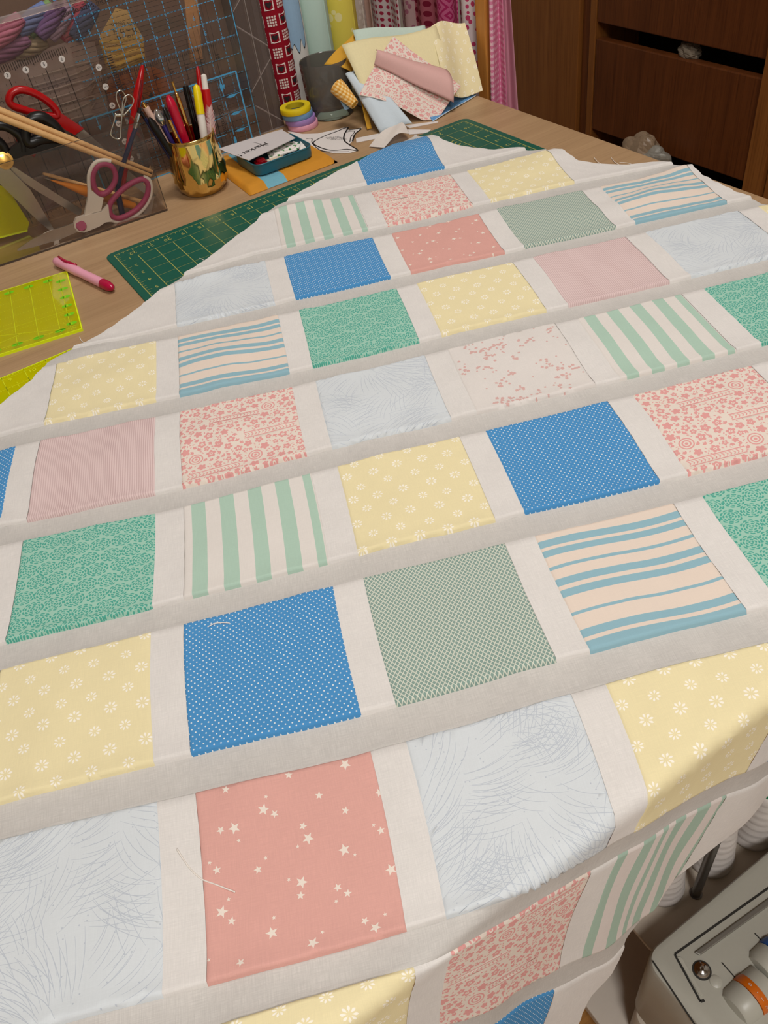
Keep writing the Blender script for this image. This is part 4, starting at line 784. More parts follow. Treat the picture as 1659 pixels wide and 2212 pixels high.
def d_long(b, q, W, H, ex, ez):
    for i in range(0, int(W)*8):
        x = W-.2-i/8; L = .55 if i % 8 == 0 else (.3 if i % 4 == 0 else .18); line(b, q(x, H-.02), q(x, H-L), .024, NY)
    for i in range(1, int(W)): line(b, q(i, .1), q(i, H-.1), .028, NY); put_text(b, str(10+i), .34, q(i+.12, H-.75), ez*-1, ex)
    for k in range(1, int(H)): line(b, q(0, k), q(W, k), .03, NY); dash(b, q(0, k-.5), q(W, k-.5), .02, NY)
    for i in range(0, int(W)*4): line(b, q(i/4, H-1.05), q(i/4, H-.95), .012, NY)
    line(b, q(0, H-.98), q(W, H-.98), .014, NY)
stand_ruler('long_clear_ruler', 'long clear ruler with black inch lines standing behind the blue framed ruler', 3.4, 13.25, 6.0, 8.6, [BINK], d_long, lean=.015)
def d_blue(b, q, W, H, ex, ez):
    for i in range(1, int(W)+1): dash(b, q(W-i+.02, .1), q(W-i+.02, H-.1), .045, NY, 1, .14, .07)
    for k in range(1, int(H)+1): dash(b, q(.1, k), q(W-.1, k), .045, NY, 1, .14, .07)
    for k in range(1, int(H)*4): dash(b, q(.1, k/4), q(W-3, k/4), .018, NY, 0, .22, .05)
    for k in range(0, 7): line(b, q(W-3.2+k*.28, H-4.5+k*.4), q(W-3.2+k*.28, .3), .014, NY)
    for k in range(1, 6): put_text(b, str(10-k), .32, q(W-2.2+.4*math.sin(k*3), H-.9*k), ex, ez, 1); put_text(b, str(k+4), .3, q(.5+k*.9, H-2.5-k*.3), ex, ez, 1)
    for k in range(6): line(b, q(1.2+.35*k, 5.4), q(2.6+.35*k, 4.2), .018, NY, 0)
    line(b, q(W, 0), q(W, H), .06, NY, 1); put_text(b, 'Circle sizes include 1/4" seam allowance', .42, q(3.6, 9.45), (.995, 0, .05), ez)
stand_ruler('blue_grid_ruler', 'large clear ruler with blue dashed grid leaning on the storage box', 3.3, 13.15, 11.0, 8.86, [BINK, CINK], d_blue, lean=.005)
WINK = mat('white_number_disc', (214, 208, 202), .6)
def d_six(b, q, W, H, ex, ez):
    for i in range(1, int(W*8)):
        x = W-.62-(i-4)/8
        if 0 < x < W: line(b, q(x, H-.02), q(x, H-(.62 if i % 8 == 4 else .45 if i % 4 == 0 else .36)), .036, NY)
    for i in range(0, int(W)+1):
        x = W-.62-i
        if x < .1: continue
        line(b, q(x, .1), q(x, H-.75), .04, NY)
        b.add([q(x+.17*math.cos(a), H-.53+.17*math.sin(a))-Vector((0, .004, 0)) for a in np.linspace(0, 2*math.pi, 17)[:-1]], [tuple(range(16))], 1); put_text(b, str(6-i), .26, q(x, H-.53)-Vector((0, .008, 0)), ex, ez)
    for k in range(1, int(H*1)+1):
        line(b, q(.05, H-1.1-k+.5), q(W-.1, H-1.1-k+.5), .02, NY); dash(b, q(.05, H-.9-k+.25), q(W-.7, H-.9-k+.25), .016, NY)
    for i in range(0, int(W*2)): dash(b, q(W-.87-i/2, .1), q(W-.87-i/2, H-.9), .018, NY, 0, .12, .12)
stand_ruler('inch_ruler', 'clear square ruler with black ticks and numbers four five six behind the red scissors', -5.5, 3.2, 8.1, 7.75, [BINK, WINK], d_six)
def d_side(b, q, W, H, ex, ez):
    for i in range(0, int(H*8)-8):
        z = H-.6-i/8
        if z > .1: line(b, q(W-.05, z), q(W-(.75 if i % 8 == 0 else .5 if i % 4 == 0 else .35), z), .034, NY)
    for k in range(0, 6):
        z = H-1.0-k
        b.add([q(W-.95+.17*math.cos(a), z+.17*math.sin(a))-Vector((0, .004, 0)) for a in np.linspace(0, 2*math.pi, 17)[:-1]], [tuple(range(16))], 1); put_text(b, str(6-k), .27, q(W-.95, z)-Vector((0, .008, 0)), ez*-1, ex)
stand_ruler('narrow_ruler', 'narrow clear ruler with black side ticks beside the black numbered ruler', 3.25, 5.35, 7.62, 8.05, [BINK, WINK], d_side)

# ------------------------------------------------------------------ mustard pouch, teal tin, card
MUST = mat('mustard_fabric', (204, 138, 30), .8, var=.14, vs=60); TEAL = mat('teal_enamel', (34, 98, 116), .35); PALEB = mat('sky_blue_fabric', (112, 172, 190), .85, var=.08)
po = thing('zip_pouch', 'flat mustard yellow fabric pouch with a blue stripe under the teal tin', 'pouch', (11.5, 4.3, 0))
PQ = [Vector(p) for p in ((8.62, 1.05, 0), (14.5, 1.1, 0), (14.7, 7.6, 0), (8.85, 7.55, 0))]
def pq(s, t, z): return PQ[0]*(1-s)*(1-t)+PQ[1]*s*(1-t)+PQ[2]*s*t+PQ[3]*(1-s)*t+Vector((0, 0, z))
def pouch_layer(z0, z1, s0, s1):
    def g(b):
        n = 14; T = []
        for j in range(n+1):
            for i in range(n+1):
                s, t = s0+(s1-s0)*i/n, j/n; e = min(s, 1-s, t, 1-t); T.append(pq(s, t, z0+(z1-z0)*min(1, e/.04)**.5+.02*math.sin(9*s+5*t)*min(1, e*6)))
        b.add(T, [(j*(n+1)+i, j*(n+1)+i+1, (j+1)*(n+1)+i+1, (j+1)*(n+1)+i) for j in range(n) for i in range(n)]); k = len(b.v); b.add([pq(s0, 0, z0), pq(s1, 0, z0), pq(s1, 1, z0), pq(s0, 1, z0)], [(3, 2, 1, 0)])
    return g
part(po, 'back_panel', MUST, pouch_layer(.01, .17, 0, 1), smooth=40); part(po, 'front_panel', MUST, pouch_layer(.03, .31, 0, .2), smooth=40); part(po, 'blue_stripe', PALEB, pouch_layer(.03, .31, .2, .42), smooth=40); part(po, 'front_panel', MUST, pouch_layer(.03, .31, .42, 1), smooth=40)
tn = thing('tin_tray', 'shallow teal metal tin holding fabric bits on the mustard pouch', 'tin', (11.6, 3.6, .33))
def tin(b):
    rr = [[Vector((x, y, z)) for x, y in rrect(9.75+i, 13.6-i, 2.1+i, 5.3-i, .55-i*.8, 5)] for i, z in ((.16, .34), (.03, .42), (0, .6), (0, 1.0), (.05, 1.02), (.07, .98), (.07, .5), (.2, .44))]; b.rings(rr, 0, True)
part(tn, 'tin_body', TEAL, tin, smooth=35); part(tn, 'rolled_rim', TEAL, lambda b: b.tube([(x, y, 1.0) for x, y in rrect(9.77, 13.58, 2.12, 5.28, .53, 5)], .045, 8, closed=True), smooth=True)
CARD = mat('grey_white_card', (206, 200, 200), .6, var=.03); cd_ = thing('note_card', 'white rounded card with handwriting resting on the teal tin', 'card', (11.3, 4.7, 1.05))
CA = [AZ(*k3(*p), 1.12) for p in ((312, 680), (530, 760), (600, 755), (915, 590), (905, 570), (860, 525), (800, 500), (730, 510))]
CA = arc([(9.3, 5.95, 1.12), (9.75, 3.3, 1.10), (10.1, 3.12, 1.10), (13.0, 3.75, 1.1), (13.3, 4.0, 1.1), (13.35, 5.5, 1.1), (13.1, 5.85, 1.1), (9.6, 6.2, 1.12)], 4)
part(cd_, 'card_sheet', CARD, lambda b: b.prism(CA, (0, 0, .035)))
part(cd_, 'handwriting', BINK, lambda b: (put_text(b, 'Market !!', .62, (10.6, 4.3, 1.165), Vector((-.98, -.18, 0)), Vector((.18, -.98, 0))), line(b, (11.2, 5.3, 1.16), (11.6, 4.0, 1.16), .02, NZ)))
def bit(name, label, cat, pts, z, th, m, m2=None):
    t = thing(name, label, cat, tuple(AZ(*pts[0], z)), 'bits in the teal tin'); P = [AZ(*p, z) for p in pts]; c = sum(P, Vector())/len(P)
    part(t, 'scrap', m, lambda b: b.prism(P, (0, 0, th)), bevel=.02, seg=1); part(t, 'folded_layer', m2 or m, lambda b: b.prism([c+(p-c)*.72+Vector((0, 0, th)) for p in P], (.03, .02, th*.8)), bevel=.02, seg=1); return t
DOTW = node_cotton('green_dot_white_cotton', lambda t, u, v: lin((238, 232, 226)))
def dotmat():
    t = NT('white_cotton_green_spots'); o = t.obj(); x, y, z = t.xyz(o); p = .42*IN
    a = t.M('SUBTRACT', t.M('FRACT', t.M('DIVIDE', x, p)), .5); b2 = t.M('SUBTRACT', t.M('FRACT', t.M('DIVIDE', t.M('MULTIPLY_ADD', x, .4, y), p)), .5)
    d = t.M('LESS_THAN', t.M('SQRT', t.M('ADD', t.M('MULTIPLY', a, a), t.M('MULTIPLY', b2, b2))), .2); return t.fin(t.mix(d, lin((240, 234, 228)), lin((70, 140, 74))), .9)
bit('fabric_scrap', 'white fabric bit with green dots in the teal tin', 'fabric', [k3(*p) for p in ((720, 770), (960, 690), (1000, 650), (960, 620), (800, 660), (700, 720))], .62, .1, dotmat())
bit('fabric_scrap', 'pointed white paper corner standing in the teal tin', 'paper', [k3(*p) for p in ((975, 690), (1040, 680), (985, 615))], .85, .06, mat('white_paper', (232, 228, 224), .8))
bit('button', 'dark red glossy button in the teal tin', 'button', [k3(610+60*math.cos(a)+40, 810+24*math.sin(a)) for a in np.linspace(0, 5.9, 14)], .6, .16, mat('dark_red_gloss', (140, 10, 22), .2))
bit('fabric_scrap', 'cream checked fabric bit at the front of the teal tin', 'fabric', [k3(*p) for p in ((720, 800), (860, 770), (840, 740), (690, 775))], .58, .05, mat('cream_check', (224, 206, 180), .9, var=.2, vs=700))
bit('fabric_scrap', 'navy and blue fabric bit in the teal tin corner', 'fabric', [k3(*p) for p in ((560, 790), (640, 770), (620, 730), (545, 750))], .6, .05, mat('navy_cloth', (40, 60, 92), .9))

# ------------------------------------------------------------------ washi tape rolls, glass jar
for i, (dx, dy, col, nm) in enumerate(((.2, -.05, (226, 160, 182), 'pink roll of washi tape at the bottom of the stack'), (.08, .0, (160, 128, 190), 'purple roll of washi tape, second from the bottom'), (-.08, .05, (112, 152, 192), 'light blue roll of washi tape under the yellow one'), (-.2, .02, (226, 200, 8), 'yellow roll of washi tape on top of the stack'))):
    c = Vector((15.78+dx*.7, 8.15+dy, .01+i*.345)); t = thing('washi_tape', nm, 'tape', tuple(c), 'stacked washi tape rolls')
    part(t, 'tape', mat('washi_%d' % i, col, .55, var=.07, vs=200), lambda b: b.rings([[c+Vector((r*math.cos(a), r*math.sin(a), z)) for a in np.linspace(0, 2*math.pi, 41)[:-1]] for r, z in ((.68, .02), (.98, .0), (1.0, .03), (1.0, .3), (.98, .335), (.68, .32))], 0, False, True), smooth=40)
    part(t, 'core', mat('washi_core_%d' % i, tuple(int(x*.86) for x in col), .7), lambda b: b.rings([[c+Vector((r*math.cos(a), r*math.sin(a), z)) for a in np.linspace(0, 2*math.pi, 33)[:-1]] for r, z in ((.60, .01), (.675, .01), (.675, .325), (.60, .325))], 0, False, True), smooth=40)
JC = Vector((18.38, 8.5, 0)); SMG = clear('smoked_glass', (172, 166, 158), .26, .05, 1.0); jar = thing('glass_jar', 'smoky grey glass jar with thick clear base behind the tape rolls', 'jar', tuple(JC))
part(jar, 'glass_wall', SMG, lambda b: b.lathe(JC, [(1.48, .62), (1.52, .8), (1.57, 2.0), (1.6, 3.3), (1.58, 3.36), (1.54, 3.32), (1.5, 2.0), (1.43, .85), (.1, .8)], 44), smooth=40)
part(jar, 'thick_base', clear('clear_base_glass', (236, 240, 236), .10, .03, 1.0), lambda b: b.lathe(JC, [(1.3, .01), (1.43, .07), (1.48, .35), (1.475, .61)], 44), smooth=40)
part(jar, 'grey_filling', mat('grey_wax', (92, 86, 78), .7), lambda b: b.lathe(JC, [(1.38, .86), (1.42, 1.3), (1.42, 1.5), (.05, 1.52)], 32), smooth=40)

# ------------------------------------------------------------------ paper templates and strips
PAPER = mat('template_paper', (224, 218, 214), .8, var=.02)
def paper(name, label, pts, z, ink=None, th=.012):
    P = [AZ(*p, z) for p in pts]; t = thing(name, label, 'paper', tuple(P[0])); part(t, 'sheet', PAPER, lambda b: b.prism(P, (0, 0, th)))
    if ink: part(t, 'printed_outline', BINK, lambda b: ink(b, z+th+.003))
    return t
def loop(b, pts, w, z, closed=True):
    P = arc([AZ(*p, z) for p in pts], 5, closed)
    for p, q in zip(P, P[1:]+(P[:1] if closed else [])): line(b, p, q, w, NZ)
L1 = [k3(*p) for p in ((870, 525), (1000, 552), (1130, 548), (1260, 520), (1390, 490), (1355, 555), (1360, 610), (1420, 660), (1478, 692), (1400, 714), (1270, 716), (1150, 690), (1060, 650), (985, 600), (920, 575))]
L2 = [k3(*p) for p in ((1310, 530), (1400, 515), (1510, 498), (1455, 550), (1430, 610), (1400, 640), (1360, 610))]
paper('paper_template', 'large leaf shaped paper template with black outlines and printed text on the table', L1, .02, lambda b, z: (loop(b, [k3(*p) for p in ((1092, 625), (1180, 572), (1290, 530), (1388, 493), (1358, 555), (1365, 615), (1474, 690), (1380, 680), (1260, 690), (1160, 668))], .10, z), loop(b, [k3(*p) for p in ((1030, 592), (1080, 590), (1085, 630), (1160, 690), (1290, 702), (1400, 700))], .06, z, False),
      [put_text(b, s, .26, AZ(*k3(1330-34*i, 585+2*i), z), Vector((.1, -1, 0)), Vector((1, .1, 0))) for i, s in enumerate(('SEWING', 'CUT 12', 'FABRIC', 'NO 10'))]))
paper('paper_template', 'small curved paper template tip with black outline behind the large leaf template', L2, .006, lambda b, z: (loop(b, [k3(*p) for p in ((1395, 518), (1500, 503), (1450, 550), (1428, 612))], .10, z, False), loop(b, [k3(*p) for p in ((1375, 535), (1445, 528), (1415, 575), (1405, 620))], .06, z, False)))
paper('paper_strip', 'narrow white paper strip beside the pale blue scraps', [k4(*p) for p in ((655, 855), (658, 882), (880, 838), (895, 815), (860, 812))], .012)
paper('paper_strip', 'white paper triangle with small pink print below the pink scrap', [k4(*p) for p in ((975, 800), (1118, 802), (1095, 822), (985, 832))], .02)
paper('paper_strip', 'white paper sliver with dotted edge under the pink scrap', [k4(*p) for p in ((960, 775), (1165, 748), (1160, 758), (985, 792))], .004)
t = thing('tracing_paper', 'crumpled strip of translucent white tracing paper leaning on the quilt corner', 'paper', tuple(AZ(*k4(735, 905), .1)))
def sheet_pts(C, n, bump):
    out = []
    for j in range(n+1):
        for i in range(n+1):
            s, t_ = i/n, j/n; out.append(C[0]*(1-s)*(1-t_)+C[1]*s*(1-t_)+C[2]*s*t_+C[3]*(1-s)*t_+Vector(bump(s, t_)))
    return out, [(j*(n+1)+i, j*(n+1)+i+1, (j+1)*(n+1)+i+1, (j+1)*(n+1)+i) for j in range(n) for i in range(n)]
o = part(t, 'sheet', mat('tracing_white', (222, 214, 206), .7), lambda b: b.add(*sheet_pts([AZ(*k4(735, 905), .05), AZ(*k4(830, 912), .16), AZ(*k4(985, 815), .5), AZ(*k4(935, 752), .62)], 12, lambda s, q: (0, 0, .10*math.sin(5*s+6*q)*q+.25*math.sin(math.pi*q))))); sm = o.modifiers.new('thickness', 'SOLIDIFY'); sm.thickness = .012*IN

# ------------------------------------------------------------------ heap of fabric scraps on the table corner
def cloth(name, label, C, fab, bump, group='fabric scraps in the heap', n=16, back=None, cat='fabric', reg=1.0, parent_part='cloth'):
    """a draped piece: four corners in space plus a bump; fab names a print or gives a material"""
    C = [Vector(c) for c in C]; t = thing(name, label, cat, tuple(min(C, key=lambda c: c.z)), group); b = MB()
    f0 = lambda s, q: C[0]*(1-s)*(1-q)+C[1]*s*(1-q)+C[2]*s*q+C[3]*(1-s)*q+Vector(bump(s, q))
    def f(s, q):
        p = f0(s, q)
        if p.x < 26.4: p.z = max(p.z, .06)      # nothing sinks into the table top
        return p
    if isinstance(fab, str) and fab in FABRIC:
        pk, mk, _ = FABRIC[fab]; V2, T, fl = PRINTS[pk]; mats = INK[mk] if isinstance(mk, str) else [mk]
        b.add([f(x/QW, y/QW) for x, y in V2], [tuple(k) for k in np.asarray(T).tolist()]); b.m = np.asarray(fl).tolist() if len(mats) > 1 else [0]*len(T); uvs = V2*reg
    else:
        mats = [fab]; vs, fs = [], []
        for j in range(n+1):
            for i in range(n+1): vs.append(f(i/n, j/n))
        b.add(vs, [(j*(n+1)+i, j*(n+1)+i+1, (j+1)*(n+1)+i+1, (j+1)*(n+1)+i) for j in range(n) for i in range(n)]); uvs = np.array([(i*3/n, j*3/n) for j in range(n+1) for i in range(n+1)])
    o = b.build(parent_part, mats, t, smooth=True, uvs=uvs); sm = o.modifiers.new('thickness', 'SOLIDIFY'); sm.thickness = .03*IN; sm.offset = -1
    hem = [f(s, 0) for s in np.linspace(0, 1, 14)]
    h = MB(); h.tube(hem, .022, 6); h.build('frayed_edge', mats[0], t, smooth=True, uvs=np.zeros((len(h.v), 2))); return t
# sloping face of the heap
HP, HN = Vector((22, 2.6, .35)), Vector((-.12, -.70, .70))
def HM(p, d=0.0): return PLN(*p, HP+HN.normalized()*d, HN)
def wv(a, fs, fq, ph=0): return lambda s, q: (0, -a*.5*math.sin(fs*s+fq*q+ph), a*math.sin(fs*s+fq*q+ph))
# hidden folded stack that carries the heap
t = thing('folded_fabric_stack', 'folded pale fabric stack propping up the heap of scraps', 'fabric', (22.4, 7.2, 0))
for k in range(6):
    part(t, 'fold', cotton('stack_cotton_%d' % (k % 3), ((206, 214, 218), (226, 212, 170), (196, 206, 196))[k % 3]), lambda b: b.prism([(x, y, .02+k*.5) for x, y in rrect(20.2+.1*k, 24.9-.25*k, 5.2+.42*k, 9.2, .3)], (0, 0, .46)), bevel=.12)
MUSTC = cotton('mustard_cotton', (216, 164, 60)); MINTC = cotton('mint_cotton', (198, 216, 204)); PYEL = cotton('pale_yellow_cotton', (234, 222, 176)); PBLUE = cotton('pale_blue_cotton', (206, 218, 226)); PINKC = cotton('dusty_pink_sateen', (222, 178, 172))
cloth('fabric_scrap', 'mustard scrap with a pointed corner sticking out left of the heap', [HM((700, 141), -.9), HM((765, 70), -.9), HM((800, 120), -.7), HM((760, 152), -.8)], MUSTC, wv(.10, 5, 4))
cloth('fabric_scrap', 'mint green scrap showing along the top edge of the heap', [HM((762, 66), -.6), HM((918, 54), -.6), HM((925, 100), -.5), HM((772, 108), -.5)], MINTC, wv(.08, 6, 2))
cloth('fabric_scrap', 'pale blue grey scrap hanging out at the lower left of the heap', [HM((746, 160), -.25), HM((790, 150), -.2), AZ(890, 268, .35), AZ(822, 288, .1)], PBLUE, lambda s, q: (0, -.1*math.sin(7*s), .30*math.sin(math.pi*q)*math.sin(math.pi*s)+.08*math.sin(9*s)))
cloth('fabric_scrap', 'mustard strip poking out below the pale blue scrap', [HM((775, 200), -.45), HM((790, 215), -.45), AZ(803, 278, .04), AZ(793, 281, .04)], MUSTC, wv(.05, 4, 3))
cloth('fabric_scrap', 'yellow daisy scrap draped over the right side of the heap', [HM((925, 60), -.15), HM((1002, 42), -.15), AZ(1041, 200, .12), HM((962, 210), -.1)], 'daisy', lambda s, q: (0, -.15*math.sin(6*s+1), .2*math.sin(5*s+2*q)+.25*math.sin(math.pi*q)), reg=1.3)
cloth('fabric_scrap', 'pale yellow scrap spread across the middle of the heap', [HM((738, 98), .0), HM((940, 58), .05), HM((975, 165), .1), HM((800, 235), .05)], PYEL, lambda s, q: (0, -.12*math.sin(8*s+2*q), .12*math.sin(7*s-3*q)+.15*math.sin(math.pi*q)))
cloth('fabric_scrap', 'cream scrap corner under the left end of the pink floral scrap', [HM((783, 205), .05), HM((842, 232), .05), HM((838, 236), .1), HM((806, 252), .05)], cotton('cream_cotton', (232, 224, 198)), wv(.04, 3, 2))
cloth('fabric_scrap', 'small folded blue dotted scrap at the right foot of the heap', [AZ(935, 262, .05), AZ(1031, 205, .05), AZ(1003, 192, .10), AZ(915, 240, .12)], 'blue', wv(.05, 4, 3))
cloth('fabric_scrap', 'pink floral scrap lying on top of the heap', [HM((776, 205), .28), HM((938, 266), .2), HM((998, 192), .38), HM((850, 79), .42)], 'floral', lambda s, q: (0, -.1*math.sin(5*s), .14*math.sin(5*s+3*q)+.12*math.sin(math.pi*s)))
t0 = HM((812, 112), .8); 
cloth('fabric_scrap', 'plain dusty pink scrap rolled up on the pink floral scrap', [HM((812, 108), .62), HM((966, 152), .55), HM((980, 222), .55), HM((808, 140), .55)], PINKC, lambda s, q: (0, -.30*math.sin(math.pi*q), .34*math.sin(math.pi*q)+.03*math.sin(9*s)))
# gingham cone
P0, P1 = HM((727, 186), -.1), HM((766, 226), .1); t = thing('fabric_roll', 'small rolled orange gingham scrap at the left of the heap', 'fabric', tuple(P1), 'fabric scraps in the heap')
def ging():
    t_ = NT('orange_gingham'); x, y, z = t_.xyz(t_.obj()); p = .26*IN; a = t_.M('LESS_THAN', t_.M('FRACT', t_.M('DIVIDE', t_.M('ADD', x, z), p)), .5); b2 = t_.M('LESS_THAN', t_.M('FRACT', t_.M('DIVIDE', t_.M('SUBTRACT', x, z), p)), .5)
    return t_.fin(t_.ramp(t_.M('MULTIPLY', t_.M('ADD', a, b2), .5), [(0, lin((240, 214, 160))), (.5, lin((228, 178, 92))), (1, lin((214, 146, 46)))]), .9)
part(t, 'rolled_cloth', ging(), lambda b: (b.rod(P0, P1, [(0, .5), (.3, .48), (1, .3), (1, .25), (.4, .36)], 20, caps=False)), smooth=40); part(t, 'inner_turn', MUSTC, lambda b: b.rod(P0.lerp(P1, .35), P0.lerp(P1, .98), [(0, .3), (1, .18)], 16), smooth=40)
cloth('fabric_scrap', 'narrow grey blue scrap hanging beside the gingham roll', [HM((722, 198), -.5), HM((734, 186), -.4), HM((757, 232), -.3), HM((745, 238), -.3)], cotton('slate_blue_cotton', (142, 172, 200)), wv(.04, 3, 3))

# ------------------------------------------------------------------ fabric rolls standing on the table
def tone(name, a, b_, kind, p=.5):
    """printed dress fabric for rolls and hangings; object space, so the print follows the cloth"""
    t_ = NT(name); o = t_.obj(); x, y, z = t_.xyz(o); u = t_.M('ADD', x, y); P = p*IN
    fu = t_.M('FRACT', t_.M('DIVIDE', u, P)); fz = t_.M('FRACT', t_.M('DIVIDE', z, P)); cu_, cz_ = t_.M('SUBTRACT', fu, .5), t_.M('SUBTRACT', fz, .5)
    if kind == 'dots': d = t_.M('LESS_THAN', t_.M('SQRT', t_.M('ADD', t_.M('MULTIPLY', cu_, cu_), t_.M('MULTIPLY', cz_, cz_))), .3)
    elif kind == 'diamond': s = t_.M('ADD', t_.M('ABSOLUTE', cu_), t_.M('MULTIPLY', t_.M('ABSOLUTE', cz_), .8)); d = t_.M('LESS_THAN', t_.M('ABSOLUTE', t_.M('SUBTRACT', t_.M('FRACT', t_.M('MULTIPLY', s, 3.2)), .5)), .2)
    elif kind == 'hearts':
        inb = t_.M('MULTIPLY', t_.M('LESS_THAN', t_.M('ABSOLUTE', cu_), .36), t_.M('LESS_THAN', t_.M('ABSOLUTE', cz_), .36)); g = t_.M('MAXIMUM', t_.M('LESS_THAN', t_.M('FRACT', t_.M('MULTIPLY', fu, 7)), .35), t_.M('LESS_THAN', t_.M('FRACT', t_.M('MULTIPLY', fz, 7)), .35)); d = t_.M('MULTIPLY', inb, g)
    elif kind == 'floral': n = t_.n.new('ShaderNodeTexVoronoi'); n.inputs['Scale'].default_value = 1/P; t_.l.new(o, n.inputs['Vector']); d = t_.M('LESS_THAN', n.outputs['Distance'], .33)
    else: d = t_.M('MULTIPLY', t_.noise(o, 30, 2), .3)
    return t_.fin(t_.mix(d, lin(a), lin(b_)), .9, 0, .2)
RED_H = cotton('deep_red_cotton', (140, 16, 34), .06)
def roll(label, x, y, r, h, m, extra=None):
    t_ = thing('fabric_roll', label, 'fabric roll', (x, y, 0), 'fabric rolls standing at the back')
    part(t_, 'rolled_cloth', m, lambda b: b.lathe((x, y, 0), [(r*.9, .01), (r, .1), (r, h-.1), (r*.92, h)], 30), smooth=40)
    a0 = math.atan2(CAMP.y-y, CAMP.x-x)+.9
    if not extra: part(t_, 'loose_end', m, lambda b: b.prism([Vector((x+rr*math.cos(a0+k), y+rr*math.sin(a0+k), .02)) for rr, k in ((r, 0), (r+.05, .03), (r+.05, .5), (r+.02, .9), (r, .9), (r, .45))], (0, 0, h-.05)), smooth=40)
    if extra: extra(t_, x, y, r)
    return t_
def wrap(poly, x, y, r, a0, z0, k):
    """lay a flat outline around a roll: (verts, tris)"""
    P = np.array(poly, float); g = [(q, w) for q in np.arange(P[:, 0].min(), P[:, 0].max(), .18) for w in np.arange(P[:, 1].min(), P[:, 1].max(), .3)]
    n = len(P); R_ = delaunay_2d_cdt([Vector(p) for p in list(map(tuple, P))+g], [], [list(range(n))], 1, 1e-5)
    return [Vector((x+(r+k)*math.cos(a0+p.x/r), y+(r+k)*math.sin(a0+p.x/r), z0+p.y)) for p in R_[0]], [tuple(f) for f, of in zip(R_[2], R_[5]) if of]
def hearts(t_, x, y, r):
    a0 = math.atan2(CAMP.y-y, CAMP.x-x); W_ = MB(); H_ = MB()
    for col in range(-2, 3):
        for k in range(14):
            z = .45+.9*k+(.0 if col % 2 else .0); du = col*.82
            if (k+col) % 2:
                q = [(16*math.sin(w)**3/16*.2, (13*math.cos(w)-5*math.cos(2*w)-2*math.cos(3*w)-math.cos(4*w))/16*.2) for w in np.linspace(2*math.pi, 0, 15)[:-1]]
                H_.add(*wrap([(du+hx, hz) for hx, hz in q], x, y, r, a0, z, .03))
                for (c, d, e, f) in ((-.31, .31, .22, .31), (-.31, .31, -.31, -.22), (-.31, -.24, -.22, .22), (.24, .31, -.22, .22)): W_.add(*wrap([(du+c, e), (du+d, e), (du+d, f), (du+c, f)], x, y, r, a0, z, .015))
            else:
                for i in range(4):
                    for j in range(4): c = -.29+.155*i; e = -.29+.155*j; W_.add(*wrap([(du+c, e), (du+c+.11, e), (du+c+.11, e+.11), (du+c, e+.11)], x, y, r, a0, z, .015))
    H_.build('heart_print', mat('dark_heart_ink', (34, 22, 26), .8), t_); W_.build('white_print', mat('white_cloth_ink', (222, 206, 200), .8), t_)
roll('dark red fabric roll with white grids and black hearts beside the storage box', 16.35, 10.75, .9, 13, RED_H, hearts)
def blueshape(t_, x, y, r):
    a0 = math.atan2(CAMP.y-y, CAMP.x-x); sh = [(-.5, 1.2), (-.1, 1.7), (.5, 1.75), (1.0, 1.5), (1.05, .2), (1.0, -1.0), (.75, -1.5), (.6, -.9), (.35, -1.7), (.1, -1.1), (-.1, -1.4), (-.25, -.6), (-.5, .2)]
    sm_ = [(p.x, p.y) for p in arc([(q[0], q[1], 0) for q in sh], 3)][::-1]; c = (.27, .1)
    b1 = MB(); b1.add(*wrap([((q[0]-c[0])*1.09+c[0], (q[1]-c[1])*1.05+c[1]) for q in sm_], x, y, r, a0, 4.9, .012)); b1.build('outline_print', BINK, t_)
    b2 = MB(); b2.add(*wrap(sm_, x, y, r, a0, 4.9, .026)); b2.build('blue_print', mat('pale_blue_ink', (150, 184, 212), .85), t_)
roll('off white fabric roll with an outlined pale blue shape', 18.35, 12.6, .95, 13, cotton('off_white_roll_cotton', (214, 212, 206)), blueshape)
roll('pale sage green fabric roll behind the glass jar', 20.3, 12.7, .95, 13, tone('sage_roll_cotton', (184, 208, 196), (170, 196, 184), 'plain'))
roll('mustard yellow fabric roll with faint grey sprigs', 22.4, 12.9, 1.05, 13, tone('yellow_sprig_cotton', (214, 198, 84), (222, 212, 150), 'floral', .9))
roll('grey beige floral fabric roll behind the mustard one', 24.2, 14.2, .75, 13, tone('grey_floral_cotton', (196, 186, 174), (212, 204, 194), 'floral', .4))

